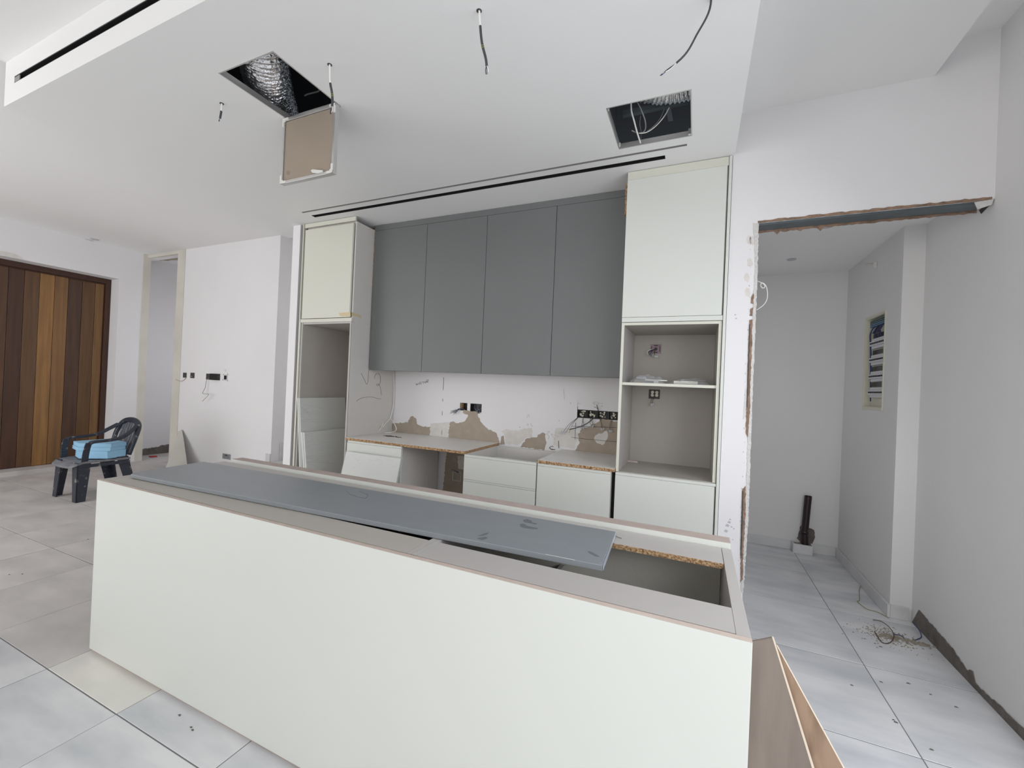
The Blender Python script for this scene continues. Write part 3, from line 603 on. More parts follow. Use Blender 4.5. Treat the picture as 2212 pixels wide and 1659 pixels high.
for s in ([(1518, 145), (1516, 200)], [(1520, 165), (1555, 170)], [(1680, 158), (1805, 168)], [(1700, 148), (1745, 150), (1748, 178), (1705, 178), (1700, 148)], [(1360, 0), (1366, 120)], [(1213, 512), (1260, 575)], [(1213, 512), (1310, 545)], [(935, 335), (955, 290), (965, 320)], [(940, 410), (952, 395), (948, 425)], [(975, 400), (985, 395), (990, 415), (1005, 425)], [(1163, 480), (1200, 485), (1165, 510), (1190, 535), (1180, 575)], [(200, 425), (215, 520)], [(215, 480), (245, 430), (285, 475)]): w([C_(*p) for p in s], 0.0009)
for s in ([(1310, 1095), (1308, 1135)], [(1325, 1095), (1322, 1135)], [(1345, 1080), (1345, 1165), (1410, 1172), (1420, 1090)]): w([S_(*p) for p in s], 0.0012)
q.build('pencil_marks', M['pencil'], wb)
for (x, y) in ((1436, 162), (1792, 197), (1305, 365), (860, 437), (1580, 503), (1717, 595)):
    a = P(*C_(x, y), 1, W); MB().tube([a+Vector((0, -0.0012, 0)), a], 0.003, 8).build('screw_hole', M['box_in'], wb)

def wires(t, c, n, spread, drop, r=0.0014, conn=True, seed=0, dx=0.0, out=0.03, mats=('brown', 'blue', 'yg', 'dark')):
    """a bundle of loose cores hanging out of box centre c"""
    rn = random.Random(seed); ends = []
    for k in range(n):
        e = c + Vector((dx+(k-(n-1)/2)*spread + rn.uniform(-.003, .003), -out-rn.uniform(0, .01), -drop-rn.uniform(-.006, .006)))
        m1 = c + Vector(((e.x-c.x)*0.25+rn.uniform(-.006, .006), -out*0.9, -drop*0.22)); m2 = c + Vector(((e.x-c.x)*0.7+rn.uniform(-.006, .006), -out*1.05, -drop*0.62))
        MB().tube(spline([c+Vector((rn.uniform(-.01, .01), 0.012, 0)), m1, m2, e], 5), r, 5).build('wire', M[mats[k % len(mats)]], t, smooth=True); ends.append(e)
    if conn and ends:
        xs_ = [e.x for e in ends]; e = ends[0]
        q = MB()
        for k in range(n): q.box(xs_[k]-0.0035, xs_[k]+0.0035, ends[k].y-0.004, ends[k].y+0.004, ends[k].z-0.016, ends[k].z+0.002)
        q.build('terminal_connector', M['conn'], t, bevel=0.001)
def boxin(x0, x1, z0, z1, y, depth, label, name='socket_box', m='box_in', group=None, lug=True, seed=0):
    t = thing(name, ((x0+x1)/2, y+depth, z0), label, 'socket box', group)
    q = MB(); e = 0.003
    q.box(x0, x1, y+depth, y+depth+0.003, z0, z1); q.box(x0, x0+e, y, y+depth, z0, z1); q.box(x1-e, x1, y, y+depth, z0, z1); q.box(x0+e, x1-e, y, y+depth, z0, z0+e); q.box(x0+e, x1-e, y, y+depth, z1-e, z1)
    q.build('box_shell', M[m], t)
    if lug:
        rn = random.Random(seed); cx_, cz = (x0+x1)/2, (z0+z1)/2; h = (z1-z0)/2
        q = MB()
        for k in range(10):
            a = Vector((cx_+rn.uniform(-.7, .7)*h*0.9, y+0.012+rn.uniform(0, 0.012), cz+rn.uniform(-.65, .65)*h)); s = rn.uniform(.004, .010)
            q.box(a.x-s, a.x+s*0.6, a.y, a.y+0.01, a.z-s*0.6, a.z+s)
        q.build('terminals', M['brass'], t, bevel=0.001)
    return t
t = boxin(-2.12, -2.038, 1.187, 1.262, 3.592, 0.05, 'single black socket box in the backsplash with wires spilling to the left', seed=1, m='dark', lug=False)
B(-2.115, -2.105, 3.593, 3.64, 1.195, 1.258).build('terminals', M['chip'], t)
for k in range(7):
    a = Vector((-2.07, 3.60, 1.20)); e = Vector((-2.20-0.015*(k % 3)+0.01*k, 3.555, 1.175-0.012*(k % 4)))
    MB().tube(spline([a, Vector((-2.11, 3.565, 1.195+0.006*(k % 3))), Vector((-2.15, 3.56, 1.19-0.005*k)), e], 5), 0.0018, 5).build('wire', M[('dark', 'blue', 'dark', 'cable_g')[k % 4]], t, smooth=True)
t = boxin(-2.004, -1.882, 1.182, 1.260, 3.592, 0.05, 'double black socket box in the middle of the backsplash, grey wires inside', seed=2, m='dark', lug=False)
for k in range(10):
    a = Vector((-1.97+0.009*k, 3.62, 1.245-0.006*(k % 4))); e = Vector((-1.92+0.008*(k % 4), 3.585-0.002*(k % 3), 1.168+0.006*(k % 3)))
    MB().tube(spline([a, a+Vector((0.01*(-1)**k, -0.02, -0.025)), e+Vector((0.0, -0.004, 0.02)), e], 5), 0.0017, 5).build('wire', M[('cable_g', 'blue', 'dark', 'cable_g')[k % 4]], t, smooth=True)
names5 = ['leftmost', 'second from the left', 'middle', 'fourth from the left', 'rightmost, beside the oven tower']
for k in range(5):
    xa = -0.936+0.0885*k
    t = boxin(xa, xa+0.080, 1.200, 1.267, 3.592, 0.04, 'open socket box with brass terminals in the backsplash row, %s' % names5[k], group='row of open socket boxes', seed=30+k)
    if k == 0:
        for j in range(3):
            c = Vector((xa+0.01, 3.60, 1.205)); e = P(1217+j*6, 933+j*1, 1, 3.53)
            MB().tube(spline([c, P(1240, 908+j*2, 1, 3.55), P(1228+j*3, 918+j*2, 1, 3.54), e], 5), 0.0016, 5).build('wire', M[('blue', 'dark', 'yg')[j]], t, smooth=True)
        a = P(1212, 931, 1, 3.53); q = MB()
        for j in range(3): q.tube([a+Vector((0.016*j+0.004, 0, -0.002*j)), a+Vector((0.016*j-0.002, 0, -0.022-0.002*j))], 0.006, 6)
        q.build('terminal_connector', M['conn'], t)
        wires(t, Vector((xa+0.055, 3.60, 1.203)), 3, 0.011, 0.085, seed=3)
    elif k == 1:
        wires(t, Vector((xa+0.03, 3.60, 1.203)), 3, 0.012, 0.06, seed=4, dx=0.02)
        MB().tube(spline([P(1283, 902, 1, 3.58), P(1272, 912, 1, 3.55), P(1255, 921, 1, 3.54), P(1230, 928, 1, 3.54)], 6), 0.004, 8).build('cable', M['cable_d'], t, smooth=True)
    elif k == 2:
        wires(t, Vector((xa+0.02, 3.60, 1.203)), 3, 0.011, 0.075, seed=5, dx=0.03)
        MB().tube(spline([P(1293, 890, 1, 3.60), P(1291, 882, 1, 3.57), P(1289, 875, 1, 3.56)], 5), 0.003, 6).build('wire', M['dark'], t, smooth=True)
        MB().tube(spline([P(1293, 892, 1, 3.60), P(1290, 882, 1, 3.57), P(1283, 879, 1, 3.56)], 5), 0.0015, 6).build('wire', M['brown'], t, smooth=True)
    elif k == 3: wires(t, Vector((xa+0.03, 3.60, 1.203)), 3, 0.010, 0.09, seed=6)
    else: wires(t, Vector((xa+0.01, 3.60, 1.203)), 4, 0.010, 0.08, seed=7, dx=0.01)
t = boxin(-2.158, -2.082, 0.499, 0.570, 3.592, 0.04, 'pink socket box low on the wall in the gap under the worktop', m='pink', lug=False, seed=8)
q = MB(); q.box(-2.17, -2.07, 3.586, 3.589, 0.49, 0.498); q.box(-2.17, -2.07, 3.586, 3.589, 0.571, 0.58); q.box(-2.17, -2.16, 3.586, 3.589, 0.498, 0.571); q.box(-2.08, -2.07, 3.586, 3.589, 0.498, 0.571); q.build('rim', M['conn'], t)
for k in range(5):
    a = Vector((-2.10-0.01*k, 3.61, 0.55)); MB().tube(spline([a, a+Vector((0.01*(k-2), -0.04, 0.04)), Vector((-2.17+0.03*k, 3.56, 0.60-0.02*(k % 2)))], 5), 0.002, 5).build('wire', M[('dark', 'blue', 'cable_g', 'dark', 'conn')[k]], t, smooth=True)

# ------------------------------------------------------------------ left tall cabinet (open niche below, door above)
F = 2.94
def screwdots(mb, pts, ax, v):
    for (x, y) in pts:
        a = P(x, y, ax, v); d = Vector((0, 0, 0)); d[ax] = 0.0012*(1 if EYE[ax] > v else -1); mb.tube([a, a+d], 0.0028, 6)
t = thing('tall_cabinet', (-3.28, 3.26, 0), 'tall ivory cabinet at the left end with closed upper door and open niche below', 'cabinet')
q = MB(); q.box(-2.955, -2.937, 2.962, 3.585, 0.0, 2.915); q.build('side_panel', M['mel_lift'], t, bevel=0.001)
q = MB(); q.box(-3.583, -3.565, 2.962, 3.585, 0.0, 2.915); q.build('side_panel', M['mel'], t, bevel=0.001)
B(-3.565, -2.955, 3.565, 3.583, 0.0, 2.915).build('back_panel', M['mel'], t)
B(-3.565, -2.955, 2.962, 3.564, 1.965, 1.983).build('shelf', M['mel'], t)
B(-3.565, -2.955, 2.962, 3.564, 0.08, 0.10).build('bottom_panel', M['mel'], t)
B(-3.583, -2.955, 2.962, 3.564, 2.897, 2.915).build('top_panel', M['mel'], t)
B(-3.575, -2.958, F, 2.960, 2.020, 2.893).build('door', M['lacquer_warm'], t, bevel=0.0015)
B(-3.600, -2.937, 2.948, 2.962, 1.984, 2.016).build('grip_rail', M['lacquer_warm'], t, bevel=0.001)
q = MB(); q.box(-3.565, -2.955, 2.955, 2.962, 1.965, 1.984); q.box(-2.957, -2.940, 2.951, 2.9615, 0.0, 1.984); q.box(-3.583, -3.567, 2.951, 2.9615, 0.0, 1.984); q.build('edge_band', M['mel_w'], t)
B(-3.590, -2.939, 2.946, 2.961, 2.9165, 2.955).build('top_filler', M['lacquer_warm'], t, bevel=0.001)
B(-3.612, -3.601, 2.942, 2.960, 0.0, 2.955).build('end_filler', M['lacquer_warm'], t, bevel=0.001)
B(-3.600, -3.590, 2.940, 2.962, 0.0, 1.983).build('side_trim', M['lacquer_warm'], t, bevel=0.001)
q = MB()
for s in ([(780, 806), (786, 818), (793, 830), (796, 805), (796, 800)], [(808.5, 818), (811, 809), (817, 807), (821, 812), (821, 826), (816, 833), (813, 830), (818, 830), (822, 840), (824, 853)], [(769.5, 867), (778, 861), (790, 858), (806, 858), (818, 862), (823, 861)]):
    stroke(q, s, 0, -2.937, 0.0014, 6)
q.build('handwriting', M['pen'], t)
q = MB(); screwdots(q, [(777, 486), (798, 496), (762, 694), (765, 697), (790, 697), (794, 700)], 0, -2.937); q.build('screw_holes', M['box_in'], t)
patch([(732, 676), (757, 674), (757, 684), (735, 683)], M['glue'], seed=14, amp=0.003, name='tape_residue', v=2.9396, d=-0.0004, parent=t)
patch([(759, 675), (772, 678), (780, 681), (781, 687), (770, 683), (759, 682)], M['glue'], seed=15, amp=0.003, name='tape_residue', ax=0, v=-2.9368, d=0.0004, parent=t)

# panels wrapped in film, leaning inside the niche
def packx(name, x0, x1, yb, yt, z0, z1, th, label, film_m=True, cat='panel', npan=2):
    """a pack of panels leaning back: bottom at yb, top at yt (front faces)"""
    t = thing(name, ((x0+x1)/2, yb+th/2, z0), label, cat)
    def sl(xa, xb, f0, f1, e, za, zb):
        def y(z): return yb+(yt-yb)*(z-z0)/(z1-z0)
        return MB().hexa([(xa, y(za)+f0, za), (xb, y(za)+f0, za), (xb, y(za)+f1, za), (xa, y(za)+f1, za), (xa, y(zb)+f0, zb), (xb, y(zb)+f0, zb), (xb, y(zb)+f1, zb), (xa, y(zb)+f1, zb)])
    for k in range(npan):
        a = th*k/npan; sl(x0+0.004, x1-0.004-0.004*k, a+0.002, a+th/npan-0.002, 0, z0+0.002, z1-0.004-0.003*k).build('panel', M['lacquer'] if film_m else M['sheet'], t, bevel=0.0015)
    q = sl(x0, x1, 0, th, 0, z0+0.001, z1); me = q.build('film', M['film'], t)
    # taped folds along the edges
    f = MB(); rn = random.Random(int(x1*100)+int(z1*1000))
    def y(z): return yb+(yt-yb)*(z-z0)/(z1-z0)
    for k in range(26):
        x = x0+0.01+rn.random()*(x1-x0-0.04); z = z1-0.006-abs(rn.gauss(0, .25))*(z1-z0)*0.35; z = max(z, z0+0.05); l = rn.uniform(.01, .05); dz = rn.uniform(-.012, .012)
        f.tube([(x, y(z)-0.001, z), (min(x1-0.004, x+l), y(z+dz)-0.001, min(z1-0.003, z+dz))], 0.0008, 4)
    for k in range(8):
        z = z0+0.03+(z1-z0-0.06)*k/8; f.tube([(x1-0.002, y(z)-0.001, z), (x1+0.001, y(z+0.03)-0.001, z+0.03)], 0.0016, 4)
    f.build('film_folds', M['film'], t)
    return t
def packy(xt0, xt1, dx, y0, y1, z0, z1, label, npan):
    """panels standing edge-on in the niche: faces look along +x, tops lean to -x by dx"""
    t = thing('wrapped_panel', ((xt0+xt1)/2+dx/2, (y0+y1)/2, z0), label, 'panel')
    def sl(a0, a1, ya, yb, zb):
        return MB().hexa([(a0+dx, ya, z0+0.001), (a1+dx, ya, z0+0.001), (a1+dx, yb, z0+0.001), (a0+dx, yb, z0+0.001), (a0, ya, zb), (a1, ya, zb), (a1, yb, zb), (a0, yb, zb)])
    w_ = (xt1-xt0)/npan
    for k in range(npan): sl(xt0+w_*k+0.0015, xt0+w_*(k+1)-0.0015, y0+0.003+0.004*k, y1-0.003, z1-0.004).build('panel', M['lacquer'], t, bevel=0.001)
    sl(xt0, xt1, y0, y1, z1).build('film', M['film'], t)
    f = MB(); rn = random.Random(int(z1*1000))
    for k in range(34):
        z = z1-0.01-rn.random()*(z1-0.3); y = y0+0.005; X = lambda zz: xt1+dx*(z1-zz)/(z1-z0)+0.0008
        l = rn.uniform(0.08, 0.4); dz = rn.uniform(-0.10, 0.06); z2 = min(z1-0.004, max(0.05, z+dz)); f.tube([(X(z), y, z), (X((z+z2)/2+0.006), y+l*0.5, (z+z2)/2+0.006), (X(z2), y+l, z2)], 0.0007, 4)
    f.build('film_folds', M['film'], t)
packy(-3.560, -3.525, 0.120, 2.915, 3.50, 0.101, 1.245, 'tall white panels wrapped in film standing edge-on in the left niche, higher pack', 2)
packy(-3.478, -3.432, 0.120, 2.905, 3.48, 0.101, 0.918, 'film wrapped white panels standing edge-on in the left niche, lower pack', 2)
q = packx('wrapped_panel', -2.885, -2.265, 2.70, 2.90, 0.005, 0.795, 0.028, 'film wrapped white drawer front leaning on the left base cabinet')

# ------------------------------------------------------------------ grey wall cabinets
xe = [-2.928, -2.310, -1.692, -1.070, -0.505]
gl = ['leftmost', 'second from the left', 'third from the left', 'rightmost, beside the oven tower']
def wallcab(i):
    x0, x1 = xe[i], xe[i+1]
    t = thing('wall_cabinet', ((x0+x1)/2, 3.39, 1.545), 'dark grey handleless wall cabinet, %s of the four' % gl[i], 'cabinet', 'grey wall cabinets over the backsplash')
    q = MB(); e = 0.018; a, b = x0+0.001, x1-0.001
    q.box(a, a+e, 3.212, 3.586, 1.552, 2.90); q.box(b-e, b, 3.212, 3.586, 1.552, 2.90); q.box(a+e, b-e, 3.212, 3.586, 1.552, 1.552+e); q.box(a+e, b-e, 3.212, 3.586, 2.90-e, 2.90); q.box(a+e, b-e, 3.575, 3.586, 1.57, 2.88)
    q.build('carcass', M['mel_w'], t)
    B(x0+0.0018, x1-0.0018, 3.190, 3.210, 1.545, 2.902).build('door', M['grey'], t, bevel=0.0012)
for i in range(4): wallcab(i)
B(-2.93, -0.505, 3.196, 3.212, 2.906, 2.957).build('filler_strip', M['grey'], label='dark grey filler strip between the wall cabinets and the ceiling', cat='trim')
B(-2.936, -2.9305, 3.195, 3.215, 2.36, 2.93).build('packing_strip', M['chip'], label='raw chipboard packing strip between left tall cabinet and grey cabinets', cat='strip')
B(-0.5035, -0.489, 2.985, 3.0, 2.68, 2.90).build('packing_strip', M['chip'], label='raw chipboard packing piece on the side of the oven tower', cat='strip')

# ------------------------------------------------------------------ oven tower on the right
t = thing('oven_tower', (-0.17, 3.25, 0), 'tall ivory oven tower on the right with two empty niches', 'cabinet')
XL, XR = -0.485, 0.120
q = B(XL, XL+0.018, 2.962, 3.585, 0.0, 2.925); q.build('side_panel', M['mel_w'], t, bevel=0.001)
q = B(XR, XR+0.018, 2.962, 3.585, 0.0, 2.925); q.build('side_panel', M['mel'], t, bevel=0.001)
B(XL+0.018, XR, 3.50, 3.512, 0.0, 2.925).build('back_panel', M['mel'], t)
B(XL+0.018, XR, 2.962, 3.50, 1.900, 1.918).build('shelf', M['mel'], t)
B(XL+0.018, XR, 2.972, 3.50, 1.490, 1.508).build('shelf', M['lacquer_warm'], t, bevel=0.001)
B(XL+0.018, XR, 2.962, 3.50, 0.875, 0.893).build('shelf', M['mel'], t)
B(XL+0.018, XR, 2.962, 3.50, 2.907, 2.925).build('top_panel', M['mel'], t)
q = MB(); q.box(XL, XL+0.018, 2.954, 2.9615, 0.893, 1.918); q.box(XR-0.002, XR+0.016, 2.954, 2.9615, 0.893, 1.918); q.box(XL+0.018, XR-0.002, 2.954, 2.9615, 1.900, 1.918); q.box(XL+0.018, XR, 2.9645, 2.9715, 1.490, 1.508); q.build('edge_band', M['lacquer_warm'], t)
B(XL+0.001, 0.131, F, 2.960, 1.953, 2.898).build('door', M['lacquer'], t, bevel=0.0015)
B(XL+0.001, 0.138, 2.944, 2.9615, 1.9205, 1.9515).build('grip_rail', M['lacquer'], t, bevel=0.001)
B(XL+0.001, 0.131, F, 2.960, 0.10, 0.870).build('drawer_front', M['lacquer'], t, bevel=0.0015)
B(XL+0.001, 0.138, 2.943, 2.9615, 0.8712, 0.889).build('grip_rail', M['lacquer'], t, bevel=0.001)
B(XL+0.001, 0.138, 2.945, 2.9615, 2.900, 2.956).build('top_filler', M['lacquer_warm'], t, bevel=0.001)
B(0.140, 0.157, F, 2.960, 0.0, 2.956).build('end_filler', M['lacquer'], t, bevel=0.001)
# sockets behind the niches
NB = 3.4995
a = P(1406, 744, 1, NB); b = P(1428, 764, 1, NB)
t = thing('socket_box', ((a.x+b.x)/2, NB, b.z), 'mauve socket box with a wire bundle in the upper niche of the oven tower', 'socket box')
q = MB(); q.box(a.x, b.x, NB-0.006, NB, b.z, a.z); q.build('box_shell', M['pink'], t, bevel=0.001)
mx, mz = (a.x+b.x)/2, (a.z+b.z)/2
q = MB(); q.box(mx-0.014, mx+0.014, NB-0.0075, NB-0.006, a.z-0.014, a.z-0.006); q.box(mx-0.014, mx+0.014, NB-0.0075, NB-0.006, b.z+0.006, b.z+0.014); q.box(a.x+0.005, a.x+0.011, NB-0.0075, NB-0.006, mz-0.022, mz+0.022); q.box(b.x-0.013, b.x-0.008, NB-0.0075, NB-0.006, mz-0.022, mz+0.022); q.tube([(mx, NB-0.0085, mz), (mx, NB-0.006, mz)], 0.013, 12); q.build('cut_outs', M['box_in'], t)
for k in range(5):
    e = P(1400+k*3.4, 766+(k % 3)*2, 1, 3.46); s0 = Vector((mx-0.004, NB-0.01, mz-0.004)); s1 = P(1398+k*4, 759+k*1.5, 1, 3.47)
    MB().tube(spline([s0, s0.lerp(s1, 0.5)+Vector((0, -0.01, 0.006)), s1, e], 5), 0.0026 if k < 3 else 0.0016, 6).build('wire', M[('cable_w', 'dark', 'blue', 'yg', 'dark')[k]], t, smooth=True)
e = P(1414, 771, 1, 3.46); q = MB()
for k in range(3): q.box(e.x+k*0.009, e.x+k*0.009+0.007, e.y-0.004, e.y+0.004, e.z-0.004, e.z+0.010)
q.build('terminal_connector', M['conn'], t)
a = P(1402, 841, 1, NB); b = P(1425, 862, 1, NB)
t = thing('socket_box', ((a.x+b.x)/2, NB, b.z), 'bare metal socket terminals in the lower niche of the oven tower', 'socket box')
B(a.x, b.x, NB-0.004, NB, b.z, a.z).build('box_shell', M['box_in'], t)
mx, mz = (a.x+b.x)/2, (a.z+b.z)/2; q = MB()
for k in range(4): q.tube([(mx+(-1)**k*0.016+0.003, NB-0.004, mz+(0.014 if k < 2 else -0.008)), (mx+(-1)**k*0.016+0.003, NB-0.014, mz+(0.014 if k < 2 else -0.008))], 0.013, 10)
q.build('terminals', M['brass'], t, bevel=0.002)
B(mx-0.006, mx+0.006, NB-0.0165, NB-0.0145, mz-0.004, mz+0.008).build('earth_pin', M['box_in'], t)
wires(t, Vector((mx-0.008, NB-0.02, b.z+0.008)), 3, 0.009, 0.045, seed=12, out=0.01, mats=('dark', 'yg', 'dark'))
# plastic bags with parts on the niche shelf
def bag(name, x0, x1, y0, y1, z, h, label, seed, inner):
    t = thing(name, ((x0+x1)/2, (y0+y1)/2, z), label, 'bag'); n = 22; m_ = 12; v = []; f = []
    for i in range(n+1):
        for j in range(m_+1):
            u, w_ = i/n, j/m_; x = x0+(x1-x0)*u; y = y0+(y1-y0)*w_
            e = (sin(pi*u)**0.45)*(sin(pi*w_)**0.5); nz = noise.noise(Vector((x*26+seed, y*26, seed)))*0.5+noise.noise(Vector((x*60, y*60, seed)))*0.3
            v.append((x+0.012*noise.noise(Vector((x*40, y*40, seed+9))), y, z+0.002+max(0, h*e*(0.72+0.75*nz))))
    for i in range(n):
        for j in range(m_): a = i*(m_+1)+j; f.append((a, a+1, a+m_+2, a+m_+1))
    mb = MB(); mb.v = v; mb.f = f; mb.m = [0]*len(f); mb.build('film', M['bag'], t)
    for k, bx in enumerate(inner): B(*bx[:6]).build('fitting', M[bx[6]], t, bevel=0.0015)
    return t
bag('plastic_bag', -0.44, -0.20, 3.06, 3.30, 1.508, 0.075, 'crumpled clear plastic bag of white fittings on the niche shelf, left one', 1.3,
    [(-0.33, -0.185, 3.09, 3.16, 1.528, 1.536, 'white_pl'), (-0.41, -0.26, 3.13, 3.22, 1.5105, 1.527, 'cable_g'), (-0.27, -0.24, 3.07, 3.08, 1.5105, 1.526, 'conn'), (-0.40, -0.33, 3.17, 3.24, 1.54, 1.555, 'conn'), (-0.38, -0.36, 3.075, 3.085, 1.5105, 1.518, 'chip')])
bag('plastic_bag', -0.17, 0.09, 3.05, 3.30, 1.508, 0.055, 'flat clear plastic bag with a white block on the niche shelf, right one', 5.1,
    [(-0.14, 0.01, 3.07, 3.13, 1.512, 1.532, 'lacquer_warm'), (-0.10, 0.06, 3.14, 3.22, 1.5105, 1.545, 'cable_g')])
a = P(1356, 997, 2, 0.894); b = P(1378, 999, 2, 0.894)
B(a.x, b.x, a.y-0.02, a.y, 0.8945, 0.907).build('wood_offcut', M['edge_beige'], bevel=0.001, label='small pale wood offcut lying in the lower niche of the oven tower', cat='wood')

# ------------------------------------------------------------------ base cabinets and worktops
t = thing('base_cabinet', (-2.63, 3.26, 0), 'ivory base cabinet at the left under the long worktop', 'cabinet')
q = MB(); q.box(-2.932, -2.914, 2.962, 3.56, 0.0, 0.886); q.box(-2.350, -2.332, 2.962, 3.56, 0.0, 0.886); q.box(-2.914, -2.350, 3.54, 3.56, 0.0, 0.886); q.box(-2.914, -2.350, 2.962, 3.54, 0.10, 0.118); q.box(-2.914, -2.350, 2.962, 3.06, 0.868, 0.886); q.build('carcass', M['mel_lift'], t)
B(-2.915, -2.300, F, 2.960, 0.12, 0.866).build('drawer_front', M['lacquer'], t, bevel=0.0015)
B(-2.905, -2.300, 2.9425, 2.9615, 0.8672, 0.885).build('grip_rail', M['lacquer'], t, bevel=0.001)
B(-2.295, -1.690, 3.540, 3.558, 0.0, 0.0+0.05).build('floor_batten', M['mel'], t)
t = thing('sink_cabinet', (-1.37, 3.26, 0), 'ivory base cabinet with two drawers and open top, between the worktops', 'cabinet')
q = MB(); q.box(-1.690, -1.672, 2.962, 3.56, 0.0, 0.886); q.box(-1.078, -1.060, 2.962, 3.56, 0.0, 0.886); q.box(-1.672, -1.078, 3.54, 3.558, 0.0, 0.886); q.box(-1.672, -1.078, 2.962, 3.54, 0.10, 0.118); q.build('carcass', M['mel_lift'], t)
B(-1.678, -1.063, F, 2.960, 0.690, 0.866).build('drawer_front', M['lacquer'], t, bevel=0.0015)
B(-1.678, -1.063, F, 2.960, 0.12, 0.672).build('drawer_front', M['lacquer'], t, bevel=0.0015)
B(-1.678, -1.063, 2.9425, 2.9615, 0.8672, 0.885).build('grip_rail', M['lacquer'], t, bevel=0.001)
B(-1.678, -1.063, 2.946, 2.9615, 0.6735, 0.6885).build('grip_rail', M['lacquer'], t, bevel=0.001)
q = MB(); q.box(-1.640, -1.628, 2.965, 3.44, 0.64, 0.80); q.box(-1.122, -1.110, 2.965, 3.44, 0.64, 0.80); q.box(-1.628, -1.122, 3.428, 3.44, 0.64, 0.80); q.box(-1.628, -1.122, 2.965, 3.428, 0.64, 0.652); q.build('drawer_box', M['white_pl'], t, bevel=0.001)
t = thing('base_cabinet', (-0.78, 3.26, 0), 'ivory base cabinet with one tall door under the short worktop', 'cabinet')
q = MB(); q.box(-1.056, -1.038, 2.962, 3.56, 0.0, 0.886); q.box(-0.530, -0.512, 2.962, 3.56, 0.0, 0.886); q.box(-1.038, -0.530, 3.54, 3.56, 0.0, 0.886); q.box(-1.038, -0.530, 2.962, 3.54, 0.10, 0.118); q.build('carcass', M['mel'], t)
B(-1.053, -0.515, F, 2.960, 0.12, 0.866).build('door', M['lacquer'], t, bevel=0.0015)
B(-1.053, -0.515, 2.9425, 2.9615, 0.8672, 0.885).build('grip_rail', M['lacquer'], t, bevel=0.001)
B(-0.510, -0.487, 2.985, 3.55, 0.0, 0.885).build('gap_shade', M['black'], t)  # black strip put in for the shade of the open gap
def worktop(x0, x1, label):
    t = thing('worktop', ((x0+x1)/2, 3.26, 0.887), label, 'worktop')
    B(x0, x1, F-0.002, 3.587, 0.887, 0.9085).build('board', M['chip'], t)
    B(x0+0.0005, x1-0.0005, F-0.0015, 3.5865, 0.9085, 0.910).build('top_surface', M['top_mel'], t)
worktop(-2.934, -1.676, 'long beige worktop board with raw chipboard edges on the left')
worktop(-1.055, -0.489, 'short beige worktop board with raw chipboard edges beside the oven tower')
# support panel of the appliance gap
# screws on the worktop
sc0 = MB(); sc0.tube([(0, 0, 0.0035), (0.004, 0, 0.0035)], 0.0035, 8); sc0.tube([(0.004, 0, 0.0032), (0.040, 0, 0.0022)], 0.0022, 6, rr=[0.0022, 0.0010])
scr = sc0.build('screw', M['dark'], loc=(0, 0, 0), label='small black screw in the pile on the long worktop', cat='screw', group='black screws on the worktop')
rn = random.Random(11)
base = P(845, 943, 2, 0.911)
for k in range(16):
    o = scr if k == 0 else dup(scr)
    dx = rn.gauss(0, 0.035); o.location = (base.x+dx, base.y+rn.gauss(0, 0.014), 0.9102+max(0, 0.008-abs(dx)*0.15)*(k % 3 > 0)*rn.random()); o.rotation_euler = (0, 0, rn.uniform(-0.5, 0.5)+(pi if k % 2 else 0))
# white cable in the corner, looping onto the worktop
cp = [(851, 801, 3.575), (851, 850, 3.575), (849, 880, 3.57), (842, 904, 3.53), (833, 914, 3.46), (827, 922, 3.40)]
t = thing('white_cable', P(838, 904, 1, 3.54), 'white cable hanging down the backsplash corner and looped on the long worktop', 'cable')
MB().tube(spline([P(a, b, 1, y) for a, b, y in cp], 6), 0.0048, 8).build('hanging_run', M['cable_w'], t, smooth=True)
lp = [P(842, 904, 1, 3.53), P(848, 909, 1, 3.50), P(855, 922, 1, 3.46), P(855, 930, 1, 3.47), P(845, 934, 2, 0.9135), P(832, 934, 2, 0.9135), P(823, 930, 2, 0.914), P(825, 920, 1, 3.42), P(831, 910, 1, 3.49), P(822, 926, 1, 3.38), P(815, 934, 2, 0.914)]
MB().tube(spline(lp, 6), 0.0042, 8).build('loop', M['cable_w'], t, smooth=True)

# ------------------------------------------------------------------ kitchen island
IX0, IX1, IY, ZT = -2.785, 0.143, 1.128, 0.879
t = thing('kitchen_island', ((IX0+IX1)/2, 1.45, 0), 'long unfinished ivory kitchen island without a worktop in the foreground', 'island')
B(IX0, IX1, IY, IY+0.019, 0.018, ZT-0.001).build('front_panel', M['lacquer'], t, bevel=0.0012)
B(IX0, IX1, IY+0.0005, IY+0.0185, ZT-0.0008, ZT).build('front_panel_edge', M['edge_beige'], t)
B(IX0+0.02, IX1-0.02, IY+0.012, IY+0.03, 0.0, 0.017).build('plinth', M['edge_top'], t)
B(IX0+0.003, IX1-0.004, IY+0.020, IY+0.024, 0.80, ZT-0.0025).build('raw_seam', M['edge_brown'], t)
def carc(x0, x1, lab):
    pass
units = [(-2.767, -2.17), (-2.168, -1.51), (-1.508, -0.862), (-0.826, 0.109)]
q = MB(); q.box(-0.843, -0.826, 1.153, 1.76, 0.10, ZT); q.build('divider', M['mel_w'], t, bevel=0.0008)
q = MB(); q.box(-0.862, -0.845, 1.153, 1.76, 0.10, ZT); q.build('divider', M['mel_w'], t, bevel=0.0008)
B(0.1105, 0.1425, 1.149, 1.765, 0.018, ZT).build('end_panel', M['mel_w'], t, bevel=0.001)
B(IX0, IX0+0.018, 1.149, 1.765, 0.018, ZT).build('end_panel', M['mel_w'], t, bevel=0.001)
B(IX0+0.019, -0.864, 1.153, 1.285, 0.861, ZT-0.0005).build('front_rail', M['mel'], t, bevel=0.0008)
